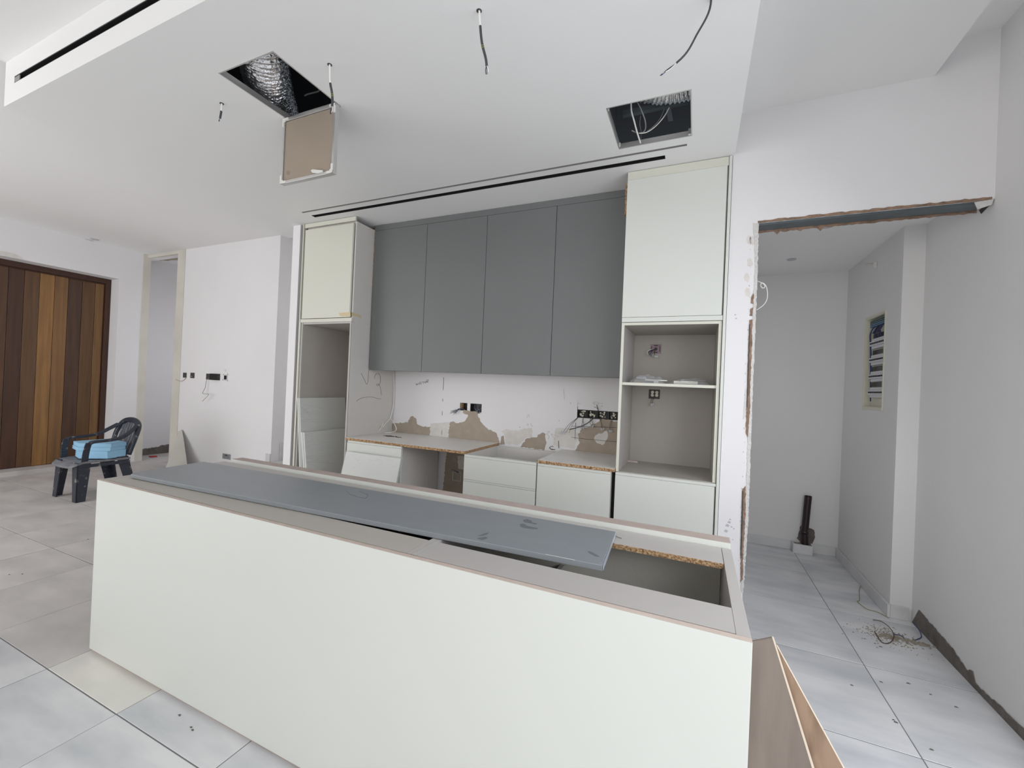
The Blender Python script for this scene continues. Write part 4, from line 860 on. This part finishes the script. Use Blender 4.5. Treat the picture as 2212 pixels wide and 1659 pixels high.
B(-0.824, 0.1102, 1.153, 1.285, 0.861, ZT-0.0005).build('front_rail', M['mel_w'], t, bevel=0.0008)
for a, b in ((IX0+0.019, -0.864), (-0.824, 0.109)):
    B(a, b, 1.603, 1.765, 0.861, ZT-0.0005).build('rear_rail', M['mel_w'], t)
    B(a, b, 1.600, 1.603, 0.861, ZT-0.001).build('rear_rail_edge', M['chip'], t)
B(IX0+0.019, 0.109, 1.740, 1.758, 0.10, 0.86).build('back_board', M['wall_warm'], t)  # pale colour stands in for light inside the open carcass
B(IX0+0.019, 0.109, 1.153, 1.738, 0.10, 0.118).build('bottom_board', M['wall_warm'], t)  # paled like the back board, for missing interior light
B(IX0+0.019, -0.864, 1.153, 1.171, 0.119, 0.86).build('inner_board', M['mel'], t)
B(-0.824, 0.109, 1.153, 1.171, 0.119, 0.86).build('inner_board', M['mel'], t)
B(-0.50, -0.482, 1.175, 1.738, 0.119, 0.70).build('inner_divider', M['mel_w'], t)
B(-0.82, -0.502, 1.175, 1.70, 0.45, 0.466).build('inner_shelf', M['mel_w'], t)
B(-2.72, 0.140, 1.768, 1.792, 0.018, 0.8992).build('back_panel', M['lacquer'], t, bevel=0.001)
B(-2.72, 0.140, 1.793, 1.835, 0.018, 0.8992).build('back_panel_core', M['edge_top'], t)
B(-2.72, 0.140, 1.7682, 1.835, 0.8994, 0.9006).build('back_panel_edge', M['edge_top'], t)
q = MB(); q.hexa([(0.075, 1.25, 0.119), (0.088, 1.25, 0.119), (0.088, 1.34, 0.119), (0.075, 1.34, 0.119), (0.092, 1.30, 0.80), (0.105, 1.30, 0.80), (0.105, 1.37, 0.80), (0.092, 1.37, 0.80)]); q.build('loose_batten', M['lacquer_warm'], label='pale batten standing inside the open right end of the island', cat='batten')
# the loose grey panel lying on the island
zt = ZT+0.0215
c = [P(275, 1023, 2, zt), P(1301, 1221, 2, zt), P(1329, 1148, 2, zt), P(440, 997, 2, zt)]
c0_ = c[0]; n1 = c[3].lerp(c[0], 0.93); n0 = c[0].lerp(c[1], 0.012)
t = thing('grey_panel', ((c[0]+c[2])/2)-Vector((0, 0, 0.02)), 'long loose dark grey panel lying across the top of the island', 'panel')
q = MB(); ol = [n0, c[1], c[2], c[3], n1]; q.prism([Vector((p.x, p.y, ZT+0.0015)) for p in ol], (0, 0, 0.02)); q.build('board', M['grey_l'], t, bevel=0.002)
edg = MB(); d = (c[2]-c[1])*0.006; edg.prism([Vector((c[1].x+0.0012, c[1].y+0.004, ZT+0.003)), Vector((c[2].x+0.0012, c[2].y-0.004, ZT+0.003)), Vector((c[2].x+0.0012, c[2].y-0.004, ZT+0.0205)), Vector((c[1].x+0.0012, c[1].y+0.004, ZT+0.0205))], (0.0015, 0, 0)); edg.build('end_edge', mat('glossy_edge_tape', (0.42, 0.47, 0.53), 0.2), t)
q = MB(); G_ = lambda u, v: (850+u*0.2306, 1100+v*0.2306)
for s in ([(1215, 100), (1250, 92), (1290, 108), (1300, 125), (1345, 135), (1330, 142), (1285, 130), (1225, 120)], [(1183, 145), (1215, 135), (1260, 160), (1350, 175), (1345, 186), (1240, 178), (1195, 165)], [(790, 250), (850, 225), (893, 218), (888, 230), (830, 250)], [(780, 275), (860, 258), (880, 270), (830, 290)], [(1818, 392), (1850, 395), (1900, 425), (1930, 448), (1890, 440), (1840, 415)]):
    q.prism(jag([P(*G_(*p), 2, zt+0.0003) for p in s], 0.01, 0.002, seed=len(s)), (0, 0, 0.0003))
q.build('smudge', M['smudge'], t)
q = MB(); q.tube(spline([P(x, y, 2, zt+0.0003) for x, y in ((749, 1061), (757, 1068), (776, 1074), (790, 1076), (793, 1068), (775, 1062))], 5), 0.0012, 4); q.build('pen_squiggle', M['smudge'], t)
q = MB(); a, b = c[0].lerp(c[1], 0.925), c[0].lerp(c[1], 0.965); q.tube([a+Vector((0, -0.0005, 0)), a.lerp(b, 0.4)+Vector((0, -0.001, 0.0004)), b+Vector((0, -0.0005, 0))], 0.0007, 4); q.build('chipped_edge', M['white_pl'], t)
MB().tube(spline([P(1328, 1155, 2, 0.881), P(1334, 1160, 2, 0.881), P(1343, 1163, 2, 0.881)], 5), 0.0009, 5).build('loose_thread', M['dark'], label='short dark wire strand lying on the island beside the grey panel', cat='wire')

# plywood offcuts leaning at the island's right end
t = thing('plywood_offcut', (0.33, 1.18, 0), 'brown plywood offcut leaning against the right end of the island, front one', 'board')
pl = [Vector((0.1445, 1.12, 0.0)), Vector((0.47, 1.12, 0.0)), Vector((0.192, 1.196, 0.868)), Vector((0.150, 1.1943, 0.848))]
MB().prism(pl, (0, 0.006, 0)).build('board', M['ply'], t)
q = MB(); q.prism([pl[1]+Vector((0.0002, -0.0002, 0)), pl[2]+Vector((0.0002, -0.0002, 0)), pl[2]+Vector((0.004, 0.0, 0.0)), pl[1]+Vector((0.009, 0, 0))], (0, 0.007, 0)); q.build('cut_edge', M['ply_e'], t)
t = thing('plywood_offcut', (0.40, 1.20, 0), 'orange brown plywood offcut behind the front one at the right end of the island', 'board')
pl = [Vector((0.1445, 1.150, 0.0)), Vector((0.70, 1.150, 0.0)), Vector((0.204, 1.207, 0.845)), Vector((0.150, 1.2067, 0.840))]
MB().prism(pl, (0, 0.006, 0)).build('board', M['ply2'], t)
q = MB(); q.prism([pl[1]+Vector((0.0002, -0.0002, 0)), pl[2]+Vector((0.0002, -0.0002, 0)), pl[2]+Vector((0.002, 0, 0)), pl[1]+Vector((0.005, 0, 0))], (0, 0.007, 0)); q.build('cut_edge', M['ply_e'], t)

# ------------------------------------------------------------------ hall wall fittings
HW = 3.7595
def hb(x0, y0_, x1, y1_, label, m='dark', th=0.0015, group='open socket boxes in the hall wall'):
    a, b = P(x0, y0_, 1, HW), P(x1, y1_, 1, HW)
    t = thing('socket_box', ((a.x+b.x)/2, HW, b.z), label, 'socket box', group)
    B(a.x, b.x, HW-th, HW, b.z, a.z).build('box_shell', M[m], t)
    e = 0.004; q = MB(); q.box(a.x, a.x+e, HW-th-0.002, HW-th, b.z, a.z); q.box(b.x-e, b.x, HW-th-0.002, HW-th, b.z, a.z); q.box(a.x+e, b.x-e, HW-th-0.002, HW-th, a.z-e, a.z); q.box(a.x+e, b.x-e, HW-th-0.002, HW-th, b.z, b.z+e); q.build('rim', M['cable_d'], t)
    return t
t = hb(396, 805, 403, 816, 'small black socket box in the hall wall, leftmost of the row', m='box_in')
MB().tube(spline([P(402, 816, 1, 3.755), P(395, 822, 1, 3.745), P(387, 823, 1, 3.74), P(379, 819, 1, 3.74)], 5), 0.004, 6).build('wire', M['edge_beige'], t, smooth=True)
t = hb(412, 805, 420, 817, 'small black socket box in the hall wall, second from the left', m='box_in')
q = MB(); a = P(412, 813, 1, 3.755); q.box(a.x-0.005, a.x+0.045, 3.745, 3.757, a.z-0.008, a.z+0.006); q.build('terminal_block', M['cable_g'], t)
t = hb(446, 807, 454, 820, 'small black socket box in the hall wall with a bent grey wire', m='box_in')
MB().tube(spline([P(452, 817, 1, 3.755), P(446, 822, 1, 3.73), P(443, 838, 1, 3.72), P(437.5, 849, 1, 3.70), P(444, 851, 1, 3.70), P(451, 852, 1, 3.68), P(443, 861, 1, 3.69), P(437, 867, 1, 3.70)], 6), 0.0035, 6).build('wire', M['cable_g'], t, smooth=True)
t = hb(458, 807, 475, 821.5, 'wide glossy black box on the hall wall, largest of the row', th=0.03, group='')

t = hb(484.5, 811, 489.5, 820, 'tiny black opening in the hall wall ringed by pen marks, rightmost', m='black')
q = MB(); K_ = lambda u, v: (360+u/6.382, 760+v/6.382)
for s in ([(780, 315), (860, 318)], [(785, 300), (780, 330)], [(840, 290), (838, 410)], [(770, 385), (855, 400)], [(775, 370), (775, 395)], [(795, 250), (820, 252), (808, 272)]):
    stroke(q, [K_(*p) for p in s], 1, HW, 0.0022, 2)
q.build('pencil_marks', M['pencil'], wA)
for (x, y) in ((497, 520), (562, 889)): pass
a = P(497, 521.5, 1, HW); MB().tube([a, a+Vector((0, -0.002, 0))], 0.01, 8).build('nail_hole', M['box_in'], wA)
# double socket
a, b = P(482, 979, 1, HW), P(498, 993, 1, HW)
t = thing('double_socket', ((a.x+b.x)/2, HW, b.z), 'grey metal double socket low on the hall wall behind the island', 'socket')
B(a.x, b.x, HW-0.009, HW, b.z, a.z).build('faceplate', mat('brushed_faceplate', (0.33, 0.34, 0.36), 0.4, metal=0.3), t, bevel=0.002)
q = MB()
for cx_ in (a.x+(b.x-a.x)*0.27, a.x+(b.x-a.x)*0.73):
    cz = (a.z+b.z)/2; q.box(cx_-0.004, cx_+0.004, HW-0.0105, HW-0.009, cz+0.004, cz+0.016); q.box(cx_-0.014, cx_-0.006, HW-0.0105, HW-0.009, cz-0.014, cz-0.008); q.box(cx_+0.006, cx_+0.014, HW-0.0105, HW-0.009, cz-0.014, cz-0.008)
q.build('pin_slots', M['dark'], t)
q = MB(); cxm = (a.x+b.x)/2
for s in (-1, 1): q.box(cxm+s*0.012-0.008, cxm+s*0.012+0.008, HW-0.012, HW-0.009, a.z-0.030, a.z-0.012)
q.build('switch', M['dark'], t, bevel=0.001)
# board leaning at the doorway edge, slightly bent
q = MB(); rows = []
for k, (l, r) in enumerate((((386, 932), (393, 928)), ((382, 950), (397, 948)), ((375, 970), (400, 972)), ((367, 991), (403, 992)), ((360, 1008), (405, 1008)))):
    y = 3.742-0.045*k; rows.append((P(*l, 1, y), P(*r, 1, y)))
l, r = rows[-1]; rows.append((Vector((l.x-0.01, l.y-0.02, 0.0)), Vector((r.x+0.01, r.y-0.02, 0.0))))
for (a0, a1), (b0, b1) in zip(rows, rows[1:]):
    d = Vector((0, 0.008, 0)); q.hexa([b0-d, b1-d, b1, b0, a0-d, a1-d, a1, a0])
q.build('leaning_board', M['sheet'], label='bent off-white board leaning on the hall wall beside the doorway', cat='board')
# red scraps
for (x, y, lab) in ((330, 987, 'small red scrap on the floor inside the far doorway'), (12, 1026, 'small red scrap on the floor near the timber door')):
    a = P(x, y, 2, 0.0); MB().prism([a+Vector((-0.06, -0.03, 0.001)), a+Vector((0.05, -0.05, 0.001)), a+Vector((0.07, 0.03, 0.001)), a+Vector((-0.02, 0.06, 0.001))], (0, 0.0, 0.012)).build('red_scrap', M['red'], label=lab, cat='scrap')

# ------------------------------------------------------------------ plastic chair with foam blocks
CHX, CHY = -6.26, 2.27
ch = thing('plastic_chair', (CHX, CHY, 0), 'dark paint-spattered plastic armchair holding blue foam blocks in the hall', 'chair', rz=0.0)
OFF[ch.name] = Vector((0, 0, 0))
def loc_(q): return q
# local: faces -y, front legs at y=0, back at y=.52
def seat_z(y): return 0.43 - 0.04*max(0, (0.06-y)/0.105)**1.6 - 0.02*(y > 0.1)*(y-0.1)
q = MB(); ny, nx = 12, 8; v = []; f = []
for i in range(ny+1):
    y = -0.045+0.515*i/ny; hw = 0.235+0.015*sin(pi*i/ny)-0.02*(i/ny)
    if i == 0: hw -= 0.035
    for j in range(nx+1):
        u = -1+2*j/nx; v.append((u*hw, y, seat_z(y)-0.012*(1-u*u)-0.05*max(0, -y)*u*u))
k = len(v)
v += [(a, b, c-0.022) for a, b, c in v]
for i in range(ny):
    for j in range(nx):
        a = i*(nx+1)+j; f.append((a, a+1, a+nx+2, a+nx+1)); f.append((a+k, a+nx+1+k, a+nx+2+k, a+1+k))
def rim(ids):
    for a, b in zip(ids, ids[1:]): f.append((a, b, b+k, a+k))
rim(list(range(nx+1))); rim([i*(nx+1)+nx for i in range(ny+1)]); rim([ny*(nx+1)+j for j in range(nx, -1, -1)]); rim([i*(nx+1) for i in range(ny, -1, -1)])
q.v = v; q.f = f; q.m = [0]*len(f); q.build('seat', M['chair_s'], ch, smooth=False)
q = MB(); q.box(-0.235, 0.235, 0.0, 0.02, 0.365, 0.395); q.box(-0.24, -0.222, 0.02, 0.46, 0.36, 0.395); q.box(0.222, 0.24, 0.02, 0.46, 0.36, 0.395); q.build('apron', M['chair'], ch, bevel=0.004)
def leg(xt, yt, xb, yb, zt_, wt, wb_, sx, sy):
    q = MB()
    q.hexa([(xb-sx*wb_, yb, 0), (xb, yb, 0), (xb, yb+sy*0.012, 0), (xb-sx*wb_, yb+sy*0.012, 0), (xt-sx*wt, yt, zt_), (xt, yt, zt_), (xt, yt+sy*0.012, zt_), (xt-sx*wt, yt+sy*0.012, zt_)])
    q.hexa([(xb-sx*0.012, yb, 0), (xb, yb, 0), (xb, yb+sy*wb_, 0), (xb-sx*0.012, yb+sy*wb_, 0), (xt-sx*0.012, yt, zt_), (xt, yt, zt_), (xt, yt+sy*wt, zt_), (xt-sx*0.012, yt+sy*wt, zt_)])
    q.build('leg', M['chair'], ch, bevel=0.003)
leg(-0.235, 0.0, -0.262, -0.01, 0.42, 0.115, 0.08, -1, 1)
leg(0.235, 0.0, 0.262, -0.01, 0.42, 0.115, 0.08, 1, 1)
leg(-0.215, 0.45, -0.25, 0.54, 0.44, 0.11, 0.08, -1, -1)
leg(0.215, 0.45, 0.25, 0.54, 0.44, 0.11, 0.08, 1, -1)
def ribbon(pts, wv, th, name, m):
    """flat band along pts, width vectors wv, thickness th (down)"""
    q = MB(); n = len(pts)
    for i in range(n-1):
        a, b = Vector(pts[i]), Vector(pts[i+1]); wa, wb2 = Vector(wv[i]), Vector(wv[i+1]); t_ = Vector(th)
        q.hexa([a-wa, a+wa, a+wa+t_, a-wa+t_, b-wb2, b+wb2, b+wb2+t_, b-wb2+t_])
    return q.build(name, m, ch, bevel=0.003)
for s in (-1, 1):
    pts = spline([(s*0.235, 0.06, 0.42), (s*0.25, 0.065, 0.54), (s*0.257, 0.085, 0.635), (s*0.262, 0.13, 0.655), (s*0.264, 0.25, 0.660), (s*0.258, 0.36, 0.680), (s*0.235, 0.45, 0.735), (s*0.20, 0.52, 0.79)], 5)
    n = len(pts); wv = []
    q = MB()
    for i in range(n):
        tt = i/(n-1)
        wv.append(Vector((s*-0.010, 0.024-0.012*tt, 0)) if tt < 0.28 else Vector((s*0.024, 0, 0)))
    # upright part of the arm
    ribbon(pts[:11], [Vector((0, 0.028, 0)) for _ in pts[:11]], (s*-0.014, 0, 0), 'arm_post', M['chair'])
    ribbon(pts[10:], [Vector((0.026, 0.006, 0)) for _ in pts[10:]], (0, 0, -0.028), 'arm', M['chair'])
# back: rim and slats
top = spline([(-0.205, 0.46, 0.45), (-0.222, 0.51, 0.66), (-0.195, 0.545, 0.77), (-0.11, 0.56, 0.825), (0, 0.565, 0.838), (0.11, 0.56, 0.825), (0.195, 0.545, 0.77), (0.222, 0.51, 0.66), (0.205, 0.46, 0.45)], 5)
q = MB(); q.tube(top, 0.02, 8, rr=[0.022+0.01*sin(pi*i/(len(top)-1)) for i in range(len(top))]); q.build('back_rim', M['chair'], ch, smooth=True)
for k in range(6):
    x = -0.155+0.062*k; xt = x*0.93; zt_ = 0.815-abs(xt)*0.22
    q = MB(); q.hexa([(x*0.85-0.016, 0.445, 0.41), (x*0.85+0.016, 0.445, 0.41), (x*0.85+0.016, 0.457, 0.41), (x*0.85-0.016, 0.457, 0.41), (xt-0.019, 0.55, zt_), (xt+0.019, 0.55, zt_), (xt+0.019, 0.562, zt_), (xt-0.019, 0.562, zt_)])
    q.build('back_slat', mat('dusty_slat', (0.10, 0.105, 0.125), 0.45, col2=(0.25, 0.24, 0.22), scale=16, thr=(0.3, 0.42)) if k == 0 else bpy.data.materials['dusty_slat'], ch, bevel=0.002)

def foam(pts, z0, z1, lab):
    q = MB().prism([Vector((x, y, z0)) for x, y in pts], (0, 0, z1-z0))
    for i, vv in enumerate(q.v): q.v[i] = tuple(Vector(vv)+Vector((noise.noise(Vector(vv)*7)*0.006, noise.noise(Vector(vv)*9)*0.006, 0)))
    return q.build('foam_block', M['foam'], bevel=0.003, label=lab, cat='foam', group='blue foam blocks on the chair')
foam([(-6.45, 2.41), (-6.26, 2.37), (-6.03, 2.52), (-6.06, 2.70), (-6.42, 2.70)], 0.432, 0.517, 'thick pale blue foam block lying directly on the chair seat')
top_ = [(-6.50, 2.40), (-6.26, 2.36), (-6.02, 2.54), (-6.07, 2.70), (-6.48, 2.70)]
foam(top_, 0.5175, 0.558, 'thin pale blue foam slab, middle of the stack on the chair')
foam([(x+0.006, y+0.004) for x, y in top_], 0.5585, 0.602, 'thin pale blue foam slab, top of the stack on the chair')

# ------------------------------------------------------------------ debris by the side room
q = MB(); rn = random.Random(21); cc = P(1925, 1376, 2, 0)
for k in range(650):
    a = rn.uniform(0, 2*pi); r = abs(rn.gauss(0, 0.075)); x = cc.x+cos(a)*r*1.25-0.02; y = cc.y+sin(a)*r*0.95; s = abs(rn.gauss(0, 0.0022))+0.0008
    q.prism([(x-s, y-s*.6, 0.0005), (x+s, y-s, 0.0005), (x+s*.7, y+s, 0.0005), (x-s*.5, y+s*.8, 0.0005)], (rn.uniform(-.002, .002), 0, rn.uniform(0.0006, 0.003)))
for k in range(60):
    tt = rn.random(); a = cc.lerp(Vector((1.33, 3.33, 0)), tt); x, y = a.x+rn.gauss(0, .012), a.y+rn.gauss(0, .012); s = rn.uniform(.003, .009)
    q.prism([(x-s, y-s*.6, 0.0005), (x+s, y-s, 0.0005), (x+s*.7, y+s, 0.0005), (x-s*.5, y+s*.8, 0.0005)], (0, 0, rn.uniform(.002, .010)))
q.build('rubble', M['rubble'], kind='stuff', label='scattered crumbs of broken cement on the floor by the right wall', cat='rubble')
def fz(x, y, z=0.004): return P(x, y, 2, z)
MB().tube(spline([fz(1886, 1339), fz(1903, 1342, .02), fz(1920, 1354, .03), fz(1931, 1372, .02), fz(1923, 1388), fz(1905, 1387), fz(1889, 1363+1)], 6), 0.0024, 6).build('brown_wire', M['brown'], smooth=True, label='stiff brown wire arching over the rubble on the floor', cat='wire')
MB().tube(spline([fz(1931, 1370), fz(1946, 1373), fz(1962, 1384), fz(1978, 1382), fz(1990, 1376), fz(1986, 1362, .03), fz(1974, 1347, .05)], 6), 0.0026, 6).build('blue_wire', M['blue'], smooth=True, label='dark blue wire running from the rubble to the right wall', cat='wire')
MB().tube(spline([fz(1861, 1262, .006), fz(1856, 1275, .006), fz(1857, 1296), fz(1852, 1299), fz(1872, 1315), fz(1895, 1322), fz(1921, 1335)], 6), 0.0018, 6).build('yellow_wire', M['yg'], smooth=True, label='thin yellow wire on the floor along the side room skirting', cat='wire')
# small dark chips scattered on the tiles
q = MB()
for (x, y) in ((48, 1240), (20, 1241), (405, 1467), (190, 1165), (62, 1164), (1902, 1397), (1903, 1473), (1962, 1476), (1935, 1560), (1930, 1555), (2012, 1619), (1840, 1480), (2065, 1527), (388, 1545), (413, 1571), (416, 1577), (1890, 1390), (2010, 1500)):
    a = fz(x, y, 0.001); s = rn.uniform(.004, .009); q.prism([a+Vector((-s, -s*.3, 0)), a+Vector((s, -s*.5, 0)), a+Vector((s*.6, s*.4, 0)), a+Vector((-s*.4, s*.5, 0))], (0, 0, 0.0015))
q.build('dirt_chips', M['cement'], kind='stuff', label='tiny dark chips of dirt scattered on the marble tiles', cat='dirt')
